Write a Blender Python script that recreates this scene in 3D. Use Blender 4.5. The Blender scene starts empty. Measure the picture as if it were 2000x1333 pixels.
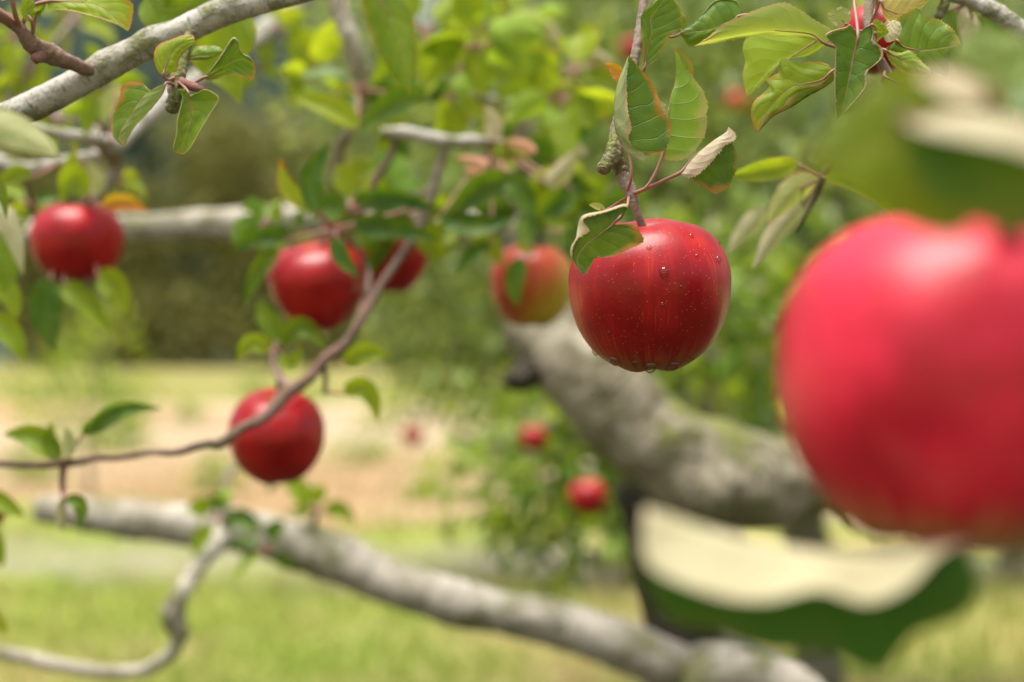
import bpy, math, random
import numpy as np
from mathutils import Vector, Matrix, noise as mn

# ------------------------------------------------------------------ camera, sky, sun, exposure
scene = bpy.context.scene
FPX, CH = 2777.8, 1.5            # focal length in photo pixels, camera height (m)
cam = bpy.data.cameras.new('camera'); camo = bpy.data.objects.new('camera', cam)
scene.collection.objects.link(camo); scene.camera = camo
camo.location = (0, 0, CH); camo.rotation_euler = (math.radians(90), 0, 0)
cam.lens = 50; cam.sensor_width = 36; cam.clip_start = .02; cam.clip_end = 1500
cam.dof.use_dof = True; cam.dof.focus_distance = .70; cam.dof.aperture_fstop = 4.0

EL, ROT = math.radians(52), math.radians(-35)
world = bpy.data.worlds.new("World"); scene.world = world; world.use_nodes = True
wn, wl_ = world.node_tree.nodes, world.node_tree.links
bg = wn['Background']; sky = wn.new('ShaderNodeTexSky'); sky.sky_type = 'NISHITA'; sky.sun_disc = False
sky.sun_elevation = EL; sky.sun_rotation = ROT; sky.dust_density = 4; sky.air_density = 1.0
hs = wn.new('ShaderNodeHueSaturation'); hs.inputs['Saturation'].default_value = .25
wl_.new(sky.outputs[0], hs.inputs['Color']); wl_.new(hs.outputs[0], bg.inputs['Color'])
bg.inputs['Strength'].default_value = .05
sun = bpy.data.lights.new('sun', 'SUN'); suno = bpy.data.objects.new('sun', sun); scene.collection.objects.link(suno)
sun.energy = 1.5; sun.angle = math.radians(42); sun.color = (1, .95, .86)
sd = Vector((math.sin(ROT) * math.cos(EL), math.cos(ROT) * math.cos(EL) * -1, math.sin(EL)))   # towards the sun
sd = Vector((-.15, -.12, 1)).normalized()
suno.rotation_euler = sd.to_track_quat('Z', 'Y').to_euler()
sky.sun_elevation = math.asin(sd.z); sky.sun_rotation = math.atan2(sd.x, sd.y)
scene.view_settings.view_transform = 'Standard'; scene.view_settings.look = 'None'
scene.view_settings.exposure = 2.0; scene.view_settings.gamma = 1
scene.render.engine = 'CYCLES'
cy = scene.cycles; cy.use_denoising = True; cy.max_bounces = 8; cy.transparent_max_bounces = 8
cy.sample_clamp_indirect = 6; cy.caustics_reflective = False; cy.caustics_refractive = False

# ------------------------------------------------------------------ helpers
COL = scene.collection
def W(px, py, d):
    return Vector(((px - 1000) / FPX * d, d, CH - (py - 666.5) / FPX * d))

def tag(o, label=None, cat=None, group=None, kind=None):
    for k, v in (('label', label), ('category', cat), ('group', group), ('kind', kind)):
        if v: o[k] = v
    return o

def mesh(name, verts, faces, mat, uv=None, tint=None, smooth=True):
    me = bpy.data.meshes.new(name)
    me.from_pydata([tuple(v) for v in verts], [], faces)
    if uv is not None:
        uv = np.asarray(uv, dtype=np.float32)
        li = np.empty(len(me.loops), dtype=np.int32); me.loops.foreach_get('vertex_index', li)
        l = me.uv_layers.new(name='UVMap'); l.data.foreach_set('uv', uv[li].ravel())
    if tint is not None:
        a = me.color_attributes.new('tint', 'FLOAT_COLOR', 'POINT')
        a.data.foreach_set('color', np.asarray(tint, dtype=np.float32).ravel())
    if smooth: me.polygons.foreach_set('use_smooth', [True] * len(me.polygons))
    me.materials.append(mat); me.update()
    return me

def obj(name, me, parent=None, loc=(0, 0, 0)):
    o = bpy.data.objects.new(name, me); COL.objects.link(o); o.location = loc
    if parent: o.parent = parent
    return o

def root(name, loc, label, cat, group=None):
    o = bpy.data.objects.new(name, None); COL.objects.link(o); o.location = loc; o.empty_display_size = .05
    return tag(o, label, cat, group)

def origin(parent):
    while parent.parent: parent = parent.parent
    return Vector(parent.location)

def catmull(pts, n):
    """pts: tuples of numbers; returns samples"""
    P = [np.array(p, dtype=float) for p in pts]; P = [2 * P[0] - P[1]] + P + [2 * P[-1] - P[-2]]
    out = []
    for i in range(1, len(P) - 2):
        a, b, c, d = P[i - 1:i + 3]
        for k in range(n):
            t = k / n
            out.append(.5 * (2 * b + (c - a) * t + (2 * a - 5 * b + 4 * c - d) * t * t + (3 * b - a - 3 * c + d) * t ** 3))
    out.append(P[-2]); return out

def tube_geo(pts, seg=16, n=10, rough=.06, knots=0, seed=0, freq=None, kh_=1):
    """pts: world (x,y,z,r). returns verts, faces, uv"""
    S = catmull(pts, n); C = [Vector(s[:3]) for s in S]; R = [max(s[3], 1e-5) for s in S]
    T = [(C[min(i + 1, len(C) - 1)] - C[max(i - 1, 0)]).normalized() for i in range(len(C))]
    u = T[0].orthogonal().normalized(); V = []; U = []; L = 0; F = []
    f = freq or 1.2 / max(R)
    rg = random.Random(seed); kn = [(rg.random(), rg.random() * 2 * math.pi, .12 + .2 * rg.random()) for _ in range(knots)]
    tot = sum((C[i] - C[i - 1]).length for i in range(1, len(C))) or 1
    for i, c in enumerate(C):
        if i: L += (c - C[i - 1]).length
        u = (u - T[i] * u.dot(T[i])).normalized(); w = T[i].cross(u)
        for j in range(seg):
            a = 2 * math.pi * j / seg; dr = u * math.cos(a) + w * math.sin(a)
            r = R[i] * (1 + rough * mn.noise((c + dr * R[i]) * f + Vector((seed, 0, 0))) * 1.6
                        + rough * .6 * mn.noise((c + dr * R[i]) * f * 3.1))
            for (kt, ka, kh) in kn:
                dl = (L - kt * tot) / (R[i] * .9); da = ((a - ka + math.pi) % (2 * math.pi) - math.pi) / .6
                r += R[i] * kh * kh_ * math.exp(-dl * dl - da * da)
            V.append(c + dr * r); U.append((L, j / seg))
    for i in range(len(C) - 1):
        for j in range(seg):
            k = (j + 1) % seg
            F.append((i * seg + j, i * seg + k, (i + 1) * seg + k, (i + 1) * seg + j))
    for (i, s) in ((0, -1), (len(C) - 1, 1)):
        V.append(C[i] + T[i] * s * R[i] * .35); U.append((L * (i > 0), 0)); q = len(V) - 1
        for j in range(seg):
            k = (j + 1) % seg; a, b = i * seg + j, i * seg + k
            F.append((a, b, q) if s > 0 else (b, a, q))
    return V, F, U

def tube(name, px, mat, parent, seg=16, n=10, label=None, **kw):
    """px: list of (px, py, depth, radius_px)"""
    O = origin(parent)
    pts = [tuple(W(a, b, d)) + (r * d / FPX,) for a, b, d, r in px]
    V, F, U = tube_geo(pts, seg, n, **kw)
    o = obj(name, mesh(name, [v - O for v in V], F, mat, U), parent)
    if label: o['label'] = label
    return o

# ------------------------------------------------------------------ node helpers
class NT:
    def __init__(s, name):
        s.m = bpy.data.materials.new(name); s.m.use_nodes = True; s.n = s.m.node_tree.nodes; s.l = s.m.node_tree.links
        s.b = s.n['Principled BSDF']; s.out = s.n['Material Output']
    def new(s, t, **kw):
        x = s.n.new(t)
        for k, v in kw.items(): setattr(x, k, v)
        return x
    def put(s, inp, v):
        if hasattr(v, 'is_linked') or hasattr(v, 'links'): s.l.new(v, inp)
        else: inp.default_value = v
    def math(s, op, a, b=0.0, c=None, clamp=False):
        x = s.new('ShaderNodeMath', operation=op, use_clamp=clamp); s.put(x.inputs[0], a); s.put(x.inputs[1], b)
        if c is not None: s.put(x.inputs[2], c)
        return x.outputs[0]
    def vmath(s, op, a, b=(0, 0, 0)):
        x = s.new('ShaderNodeVectorMath', operation=op); s.put(x.inputs[0], a); s.put(x.inputs[1], b); return x.outputs[0]
    def step(s, v, a, b):
        x = s.new('ShaderNodeMapRange', interpolation_type='SMOOTHSTEP'); s.put(x.inputs[0], v)
        x.inputs[1].default_value = a; x.inputs[2].default_value = b; return x.outputs[0]
    def mix(s, f, a, b, mode='MIX'):
        x = s.new('ShaderNodeMix', data_type='RGBA', blend_type=mode); s.put(x.inputs[0], f)
        for i, v in ((6, a), (7, b)): s.put(x.inputs[i], v if not isinstance(v, tuple) else tuple(v) + (1,) * (4 - len(v)))
        return x.outputs[2]
    def noise(s, vec, scale, detail=3, rough=.55, dist=0):
        x = s.new('ShaderNodeTexNoise'); s.put(x.inputs['Vector'], vec); x.inputs['Scale'].default_value = scale
        x.inputs['Detail'].default_value = detail; x.inputs['Roughness'].default_value = rough
        x.inputs['Distortion'].default_value = dist; return x.outputs[0]
    def bump(s, h, dist, strength=1):
        x = s.new('ShaderNodeBump'); s.put(x.inputs['Height'], h); x.inputs['Distance'].default_value = dist
        x.inputs['Strength'].default_value = strength; return x.outputs[0]
    def coords(s, kind='Object'):
        return s.new('ShaderNodeTexCoord').outputs[kind]
    def xyz(s, v):
        x = s.new('ShaderNodeSeparateXYZ'); s.l.new(v, x.inputs[0]); return x.outputs
    def comb(s, x, y, z):
        c = s.new('ShaderNodeCombineXYZ'); s.put(c.inputs[0], x); s.put(c.inputs[1], y); s.put(c.inputs[2], z); return c.outputs[0]

def leaf_mat(name='leaf', detail=True, mute=0):
    t = NT(name); uvx = t.xyz(t.coords('UV')); u = t.math('ABSOLUTE', t.math('MULTIPLY_ADD', uvx[0], 2.0, -1.0)); v = uvx[1]
    at = t.new('ShaderNodeAttribute', attribute_name='tint'); tc = t.new('ShaderNodeSeparateColor'); t.l.new(at.outputs['Color'], tc.inputs[0])
    ye, ed, pk, rnd = tc.outputs[0], tc.outputs[1], tc.outputs[2], at.outputs['Alpha']
    oc = t.coords('Object'); n1 = t.noise(oc, 70, 3); n2 = t.noise(oc, 300, 2)
    # lateral veins run forward from the midrib
    nv = t.noise(oc, 60, 1)
    ph = t.math('ADD', t.math('MULTIPLY_ADD', v, 6.5, t.math('MULTIPLY', t.math('POWER', u, 1.3), -1.7)), t.math('MULTIPLY_ADD', nv, 1.1, rnd))
    pp = t.math('PINGPONG', ph, .5)
    lat = t.math('MULTIPLY', t.math('SUBTRACT', 1.0, t.step(pp, .004, .035)), t.math('SUBTRACT', 1.0, t.step(u, .82, .98)))
    mid = t.math('SUBTRACT', 1.0, t.step(u, .015, .045))
    vo = t.new('ShaderNodeTexVoronoi', feature='DISTANCE_TO_EDGE'); t.l.new(oc, vo.inputs['Vector']); vo.inputs['Scale'].default_value = 900
    net = t.math('SUBTRACT', 1.0, t.step(vo.outputs['Distance'], .0, .12))
    vein = t.math('MAXIMUM', lat, mid)
    yy = t.math('ADD', ye, t.math('MULTIPLY_ADD', n1, .6, -.28), clamp=True)
    top = t.mix(yy, (.026, .105, .006), (.38, .50, .012))
    top = t.mix(t.math('MULTIPLY', lat, .45), top, (.02, .05, .006)); top = t.mix(t.math('MULTIPLY', mid, .6), top, (.36, .33, .12))
    top = t.mix(t.math('MULTIPLY', net, .30), top, (.13, .24, .02))
    eu = t.math('ADD', u, t.math('MULTIPLY_ADD', n1, .5, -.25))
    tipv = t.math('MAXIMUM', eu, t.math('ADD', t.math('MULTIPLY', v, .95), t.math('MULTIPLY_ADD', n1, .3, -.15)))
    em = t.math('MULTIPLY', t.step(t.math('ADD', tipv, t.math('MULTIPLY_ADD', t.noise(oc, 38, 2), .5, -.22)), .84, 1.02), ed, clamp=True)
    ecol = t.mix(n2, (.60, .30, .03), (.62, .10, .03))
    top = t.mix(em, top, ecol)
    full = t.step(ed, 1.2, 2.0)                       # wholly orange leaves
    top = t.mix(full, top, t.mix(n1, (.75, .30, .02), (.65, .07, .02)))
    spots = t.step(t.noise(oc, 180, 1), .74, .78)
    top = t.mix(t.math('MULTIPLY', spots, .6), top, (.22, .10, .03))
    und = t.mix(yy, (.14, .30, .03), (.34, .50, .03))
    und = t.mix(pk, und, t.mix(n1, (.56, .43, .31), (.60, .53, .34)))
    und = t.mix(t.math('MULTIPLY', vein, .6), und, (.45, .46, .20))
    und = t.mix(t.math('MULTIPLY', em, .8), und, (.65, .36, .20))
    und = t.mix(t.math('MULTIPLY', t.step(ed, 1.2, 2.0), .8), und, (.86, .36, .26))
    bf = t.new('ShaderNodeNewGeometry').outputs['Backfacing']
    col = t.mix(bf, top, und)
    col = t.mix(t.math('MULTIPLY', mid, t.math('MULTIPLY', ed, .5, clamp=True)), col, (.42, .14, .12))
    if mute: col = t.mix(mute, col, t.mix(rnd, (.13, .17, .07), (.36, .38, .22)))
    t.put(t.b.inputs['Base Color'], col)
    t.put(t.b.inputs['Roughness'], t.math('MULTIPLY_ADD', bf, .25, t.math('MULTIPLY_ADD', n2, .12, .33)))
    t.b.inputs['Specular IOR Level'].default_value = .4
    quilt = t.math('MULTIPLY', t.math('SINE', t.math('MULTIPLY', pp, math.pi)), .35)
    h = t.math('ADD', t.math('SUBTRACT', quilt, t.math('MULTIPLY', vein, .35)), t.math('MULTIPLY', net, -.12))
    h = t.math('ADD', h, t.math('MULTIPLY', n2, .25))
    if detail: t.l.new(t.bump(h, .0006, .7), t.b.inputs['Normal'])
    tr = t.new('ShaderNodeBsdfTranslucent')
    t.put(tr.inputs['Color'], t.mix(.5, col, t.mix(yy, tuple(a * (1 - mute) + b * mute for a, b in zip((.22, .50, .015), (.30, .38, .14))), tuple(a * (1 - mute) + b * mute for a, b in zip((.80, .85, .03), (.5, .55, .2)))), 'MIX'))
    ms = t.new('ShaderNodeMixShader'); t.put(ms.inputs[0], t.math('MULTIPLY_ADD', ye, .34, .20, clamp=True))
    t.l.new(t.b.outputs[0], ms.inputs[1]); t.l.new(tr.outputs[0], ms.inputs[2]); t.l.new(ms.outputs[0], t.out.inputs[0])
    return t.m

def bark_mat(name, base=(.42, .39, .33), dark=(.16, .14, .11), moss=.35, red=0.0, sc=1.0, bump=.0012, patch=0, pcol=(.10, .085, .035)):
    t = NT(name); oc = t.coords('Object'); uv = t.xyz(t.coords('UV'))
    ring = t.noise(t.comb(t.math('MULTIPLY', uv[0], 420 / sc), t.math('MULTIPLY', t.math('SINE', t.math('MULTIPLY', uv[1], 6.2832)), .8), t.math('MULTIPLY', t.math('COSINE', t.math('MULTIPLY', uv[1], 6.2832)), .8)), 1.0, 3, .6)
    n1 = t.noise(oc, 45 / sc, 4); n2 = t.noise(oc, 240 / sc, 4, .65); n3 = t.noise(oc, 14 / sc, 3)
    c = t.mix(t.step(n1, .35, .72), base, tuple(.68 * x for x in base))
    c = t.mix(t.math('MULTIPLY', t.step(ring, .58, .70), .75), c, dark)
    c = t.mix(t.math('MULTIPLY', t.step(n2, .56, .70), .6), c, dark)
    if red: c = t.mix(t.math('MULTIPLY', t.step(n3, .3, .7), red), c, (.26, .09, .08))
    if patch:
        pm = t.noise(oc, 24, 5, .65, .6); c = t.mix(t.math('MULTIPLY', t.step(pm, .46, .60), patch), c, pcol)
        c = t.mix(t.math('MULTIPLY', t.step(pm, .40, .30), patch * .8), c, (.62, .58, .50))
    ms = t.math('MULTIPLY', t.step(t.math('MULTIPLY_ADD', n2, .35, n1), .66 , .84), moss * 2.2, clamp=True)
    nz = t.xyz(t.new('ShaderNodeNewGeometry').outputs['Normal'])[2]
    c = t.mix(ms, c, t.mix(n2, (.10, .11, .025), (.26, .27, .09)))
    t.put(t.b.inputs['Base Color'], c); t.b.inputs['Roughness'].default_value = .85
    t.b.inputs['Specular IOR Level'].default_value = .15
    h = t.math('ADD', t.math('MULTIPLY', ring, .8), t.math('ADD', t.math('MULTIPLY', n2, .8), t.math('MULTIPLY', ms, .8)))
    t.l.new(t.bump(h, bump, .9), t.b.inputs['Normal'])
    return t.m

def apple_mat(name, yellow=.0, bottom=.35, streak=.5, seed=0., dots=True, coat=.18, gain=1, var=.3, b0=.74, cw=.15):
    t = NT(name); oc = t.coords('Object'); x, y, z = t.xyz(oc)
    dirv = t.vmath('NORMALIZE', t.comb(x, y, 0.0)); dx, dy, _ = t.xyz(dirv)
    zz = t.math('DIVIDE', z, .04)
    sv = t.comb(t.math('MULTIPLY', dx, 9), t.math('MULTIPLY', dy, 9), t.math('MULTIPLY_ADD', zz, .9, seed))
    sf = t.comb(t.math('MULTIPLY', dx, 30), t.math('MULTIPLY', dy, 30), t.math('MULTIPLY_ADD', zz, 1.6, seed))
    s1 = t.noise(sv, 1, 3, .6); s2 = t.noise(sf, 1, 3, .65); big = t.noise(t.vmath('ADD', oc, (seed, 0, 0)), 28, 2)
    fine = t.noise(oc, 700, 2)
    red = t.mix(t.step(t.math('MULTIPLY_ADD', s1, var, t.math('MULTIPLY', big, 1 - var)), .38, .64), (.28, .0015, .004), (.46, .006, .010))
    red = t.mix(t.math('MULTIPLY', t.step(s2, .5, .75), .45 * var), red, (.20, .001, .003))
    m = t.math('MULTIPLY', t.step(t.math('MULTIPLY_ADD', s2, .55, t.math('MULTIPLY', big, .65)), .64, .86), streak)
    m = t.math('MULTIPLY', m, t.math('MULTIPLY_ADD', fine, .9, .5))
    c = t.mix(m, red, (.66, .13, .03))
    # ground colour shows near the calyx and on the shaded cheek
    bm = t.math('MULTIPLY', t.step(t.math('ADD', t.math('MULTIPLY', zz, -1.0), t.math('MULTIPLY_ADD', s1, .7, t.math('MULTIPLY_ADD', s2, .5, -.6))), b0, b0 + .5), bottom, clamp=True)
    c = t.mix(bm, c, (.36, .17, .02))
    if yellow:
        side = t.step(t.math('ADD', t.math('MULTIPLY', dx, .6), t.math('ADD', t.math('MULTIPLY', zz, -.55), t.math('MULTIPLY_ADD', s1, .8, -.4))), -.3, .75)
        c = t.mix(t.math('MULTIPLY', t.math('ADD', t.math('MULTIPLY', side, .75), .35, clamp=True), yellow), c, t.mix(side, (.62, .14, .04), (.52, .36, .03)))
    rt = t.math('SQRT', t.math('ADD', t.math('MULTIPLY', x, x), t.math('MULTIPLY', y, y)))
    cav = t.math('MULTIPLY', t.math('SUBTRACT', 1.0, t.step(rt, .003, .012)), t.step(z, 0., .01))
    c = t.mix(t.math('MULTIPLY', cav, .6), c, (.35, .22, .06))
    if gain != 1: c = t.mix(1.0, c, (gain, gain * 1.2, gain * 3.0), 'MULTIPLY')
    if dots:
        vo = t.new('ShaderNodeTexVoronoi'); t.l.new(oc, vo.inputs['Vector']); vo.inputs['Scale'].default_value = 470
        dm = t.math('SUBTRACT', 1.0, t.step(vo.outputs['Distance'], .07, .14))
        c = t.mix(t.math('MULTIPLY', dm, .5), c, (.75, .42, .25))
    t.put(t.b.inputs['Base Color'], c)
    t.put(t.b.inputs['Roughness'], t.math('MULTIPLY_ADD', big, .12, .34))
    t.b.inputs['Specular IOR Level'].default_value = .38
    t.b.inputs['Coat Weight'].default_value = cw; t.b.inputs['Coat Roughness'].default_value = coat
    t.b.inputs['Subsurface Weight'].default_value = .0
    t.l.new(t.bump(t.math('ADD', t.math('MULTIPLY', fine, .5), t.math('MULTIPLY', t.noise(oc, 160, 2), 1.0)), .00022, .6), t.b.inputs['Normal'])
    return t.m

def plain(name, col, rough=.6, var=.3, scale=60, bump=0, spec=.4):
    t = NT(name); n = t.noise(t.coords('Object'), scale, 4)
    t.put(t.b.inputs['Base Color'], t.mix(n, tuple(c * (1 - var) for c in col), tuple(c * (1 + var) for c in col)))
    t.b.inputs['Roughness'].default_value = rough; t.b.inputs['Specular IOR Level'].default_value = spec
    if bump: t.l.new(t.bump(n, bump), t.b.inputs['Normal'])
    return t.m

def ground_mat(name, cols, scale, contrast=(.3, .7), far=None):
    t = NT(name); p = t.coords('Object')
    a = t.step(t.noise(p, scale, 5, .6), *contrast); b = t.step(t.noise(t.vmath('ADD', p, (31, 7, 0)), scale * .27, 3), .38, .62)
    f = t.noise(p, scale * 22, 3)
    c = t.mix(a, cols[0], cols[1]); c = t.mix(b, c, cols[2]) if len(cols) > 2 else c
    c = t.mix(t.math('MULTIPLY', t.step(f, .4, .75), .35), c, cols[-1])
    t.put(t.b.inputs['Base Color'], c); t.b.inputs['Roughness'].default_value = .95; t.b.inputs['Specular IOR Level'].default_value = .15
    t.l.new(t.bump(f, .02), t.b.inputs['Normal']); return t.m

def foliage_mat(name, c0, c1, c2=None, trans=.3):
    t = NT(name); at = t.new('ShaderNodeAttribute', attribute_name='tint'); tc = t.new('ShaderNodeSeparateColor'); t.l.new(at.outputs['Color'], tc.inputs[0])
    c = t.mix(tc.outputs[0], c0, c1)
    if c2: c = t.mix(t.step(tc.outputs[1], .6, .95), c, c2)
    t.put(t.b.inputs['Base Color'], c); t.b.inputs['Roughness'].default_value = .6; t.b.inputs['Specular IOR Level'].default_value = .25
    tr = t.new('ShaderNodeBsdfTranslucent'); t.put(tr.inputs['Color'], c)
    ms = t.new('ShaderNodeMixShader'); t.put(ms.inputs[0], trans)
    t.l.new(t.b.outputs[0], ms.inputs[1]); t.l.new(tr.outputs[0], ms.inputs[2]); t.l.new(ms.outputs[0], t.out.inputs[0])
    return t.m

M = {}
M['leaf'] = leaf_mat(); M['crown_leaf'] = leaf_mat('crown_leaf', False, .42)
M['bark'] = bark_mat('pale_bark', base=(.50, .47, .42), moss=.35)
M['bark_big'] = bark_mat('old_bark', base=(.38, .335, .25), dark=(.04, .035, .02), moss=.5, sc=4, bump=.006, patch=.65)
M['bark_limb'] = bark_mat('limb_bark', base=(.55, .50, .42), dark=(.08, .065, .04), moss=.35, sc=3, bump=.004, patch=.4, pcol=(.17, .14, .07))
M['bark_trunk'] = bark_mat('dark_bark', base=(.07, .058, .045), dark=(.012, .01, .008), patch=.6, pcol=(.03, .025, .02), moss=.3, sc=4, bump=.006)  # trunk and stub bark, darker all over than the limbs
M['twig'] = bark_mat('twig_bark', base=(.33, .26, .22), dark=(.12, .09, .07), moss=.15, red=.7, sc=.7, bump=.0007)
M['twig_grey'] = bark_mat('grey_twig_bark', base=(.34, .29, .25), dark=(.15, .12, .10), moss=.2, red=.25, sc=.7, bump=.0007)
M['twig_dark'] = bark_mat('dark_twig_bark', base=(.17, .13, .10), dark=(.06, .045, .035), moss=.1, red=.3, sc=1, bump=.0007)
M['moss'] = bark_mat('mossy_bark', base=(.24, .22, .13), dark=(.07, .06, .03), moss=1.0, sc=.6, bump=.0012)
M['petiole'] = plain('petiole_skin', (.36, .17, .13), .5, .25, 200)
M['apple'] = apple_mat('apple_skin', bottom=.8, streak=.7, b0=.56)
M['apple_red'] = apple_mat('deep_red_apple_skin', bottom=.15, streak=.2, seed=4, dots=False, coat=.2, var=.35)
M['apple_near'] = apple_mat('near_apple_skin', bottom=.95, streak=.12, seed=9, coat=.5, cw=.2, gain=1.75, var=.15, b0=.62)
M['apple_orange'] = apple_mat('orange_apple_skin', yellow=1.0, bottom=.8, streak=.6, seed=2, dots=False)
M['calyx'] = plain('calyx_brown', (.10, .06, .03), .8)
tw = NT('water'); fr_ = tw.new('ShaderNodeFresnel'); fr_.inputs['IOR'].default_value = 1.33
tp_ = tw.new('ShaderNodeBsdfTransparent'); tp_.inputs[0].default_value = (.90, .80, .74, 1)
gl_ = tw.new('ShaderNodeBsdfGlossy'); gl_.inputs['Roughness'].default_value = .12; mx_ = tw.new('ShaderNodeMixShader')
tw.l.new(tw.math('MULTIPLY_ADD', fr_.outputs[0], .5, .05), mx_.inputs[0]); tw.l.new(tp_.outputs[0], mx_.inputs[1]); tw.l.new(gl_.outputs[0], mx_.inputs[2]); tw.l.new(mx_.outputs[0], tw.out.inputs[0]); M['water'] = tw.m

# ------------------------------------------------------------------ leaves
RG = random.Random(7)
def leaf_geo(P0, P1, P2, wL, wR, roll=0, fL=15, fR=15, cL=0, cR=0, nv=60, nu=6, ser=.10, teeth=24, wave=.06, wk=2.5, peak=.38, lobe=0, seed=0, tipdown=0):
    C = P1 * 2 - (P0 + P2) * .5
    a = .58; b = a * (1 - peak) / peak; pk = peak ** a * (1 - peak) ** b
    V, U, F = [], [], []; cols = 2 * nu + 1; rr = random.Random(seed); ph = rr.random() * 6
    jit = [rr.uniform(.6, 1.3) for _ in range(teeth + 2)]
    for i in range(nv + 1):
        t = .004 + .992 * i / nv
        p = P0 * (1 - t) ** 2 + C * 2 * t * (1 - t) + P2 * t * t
        T = ((C - P0) * (1 - t) + (P2 - C) * t).normalized()
        N = (Vector((0, 0, CH)) - p).normalized(); N = (N - T * N.dot(T)).normalized()
        N = Matrix.Rotation(math.radians(roll), 3, T) @ N
        S = T.cross(N)
        w = t ** a * (1 - t) ** b / pk
        k = (t * teeth); tooth = 1 - ser * jit[int(k)] * (1 - (k % 1)) * (1 if .04 < t < .985 else 0)
        row = []
        for sgn, wd, f, c in ((-1, wL, fL, cL), (1, wR, fR, cR)):
            ww = wd * w; q = Vector(p); half = []
            env = min(1, t * 5) ; 
            for j in range(1, nu + 1):
                s = (j - .5) / nu
                an = math.radians((f + c * s * s) * env)
                q = q + (S * sgn * math.cos(an) + N * math.sin(an)) * ww / nu
                e = j / nu
                dq = q - p
                out = p + dq * (1 if j < nu else tooth)
                out = out + N * (wave * wd * e * e * min(1, w + .2) * math.sin(wk * 6.28 * t + ph + sgn * .8))
                out = out + N * (.035 * wd * e * mn.noise(Vector((t * 4, sgn * e * 2 + seed * 3.7, seed))))
                out = out - T * (lobe * ww * e * (1 - t) ** 2)
                half.append((out, sgn * e))
            row.append(half)
        for q, e in reversed(row[0]): V.append(q); U.append((.5 + e / 2, t))
        V.append(p); U.append((.5, t))
        for q, e in row[1]: V.append(q); U.append((.5 + e / 2, t))
    for i in range(nv):
        for j in range(cols - 1):
            q = i * cols + j; F.append((q, q + 1, q + cols + 1, q + cols))
    return V, F, U

def leaf(parent, pts, d, w, att=None, roll=0, fold=(15, 15), curl=(0, 0), tint=(.3, .3, 0), q=1, label=None, pr=2.6, **kw):
    """pts: base, middle, tip in photo px; d: depth or (base, mid, tip); att: list of px points (px,py,depth) the stalk runs from"""
    if not isinstance(d, tuple): d = (d, d, d)
    s = sum(d) / 3 / FPX; O = origin(parent)
    P = [W(pts[i][0], pts[i][1], d[i]) for i in range(3)]
    sd_ = kw.pop('seed', RG.randrange(999))
    if q == 0: kw.setdefault('nv', 16); kw.setdefault('nu', 3); kw.setdefault('ser', 0)
    V, F, U = leaf_geo(P[0], P[1], P[2], w[0] * s, w[1] * s, roll, fold[0], fold[1], curl[0], curl[1], seed=sd_, **kw)
    al = RG.random(); tt = [tuple(tint) + (al,)] * len(V)
    me = mesh('leaf', [v - O for v in V], F, M['leaf'], U, tt)
    o = obj('leaf', me, parent)
    if label: o['label'] = label
    if att:
        path = [W(*a) for a in att] + [P[0] + (P[1] - P[0]) * .02]
        ps = [tuple(v) + (pr * s * (1.25 if i == 0 else 1),) for i, v in enumerate(path)]
        if q:
            ps += [tuple(P[0].lerp(P[1], .5).lerp(P[1].lerp(P[2], .0), .0) * 0 + (P[0] * .5625 + (P[1] * 2 - (P[0] + P[2]) * .5) * .375 + P[2] * .0625)) + (pr * s * .45,)]
        v2, f2, u2 = tube_geo(ps, 8, 6, rough=.05, seed=sd_)
        # join the stalk into the leaf mesh with its own material slot
        n0 = len(V); V3 = [v - O for v in V] + [v - O for v in v2]
        F3 = F + [tuple(i + n0 for i in f) for f in f2]
        me2 = mesh('leaf', V3, F3, M['leaf'], U + [(0, 0)] * len(v2), tt + [(0, 0, 0, 0)] * len(v2)); me2.materials.append(M['petiole'])
        mi = [0] * len(F) + [1] * len(f2); me2.polygons.foreach_set('material_index', mi)
        o.data = me2; bpy.data.meshes.remove(me)
    return o

def resample(pts, n):
    S = catmull([tuple(p) + (0,) * (3 - len(p)) for p in pts], 12); S = np.array(S)
    d = np.r_[0, np.cumsum(np.linalg.norm(np.diff(S[:, :2], axis=0), axis=1) + 1e-6)]; t = np.linspace(0, d[-1], n)
    return np.stack([np.interp(t, d, S[:, k]) for k in range(3)], 1)

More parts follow.
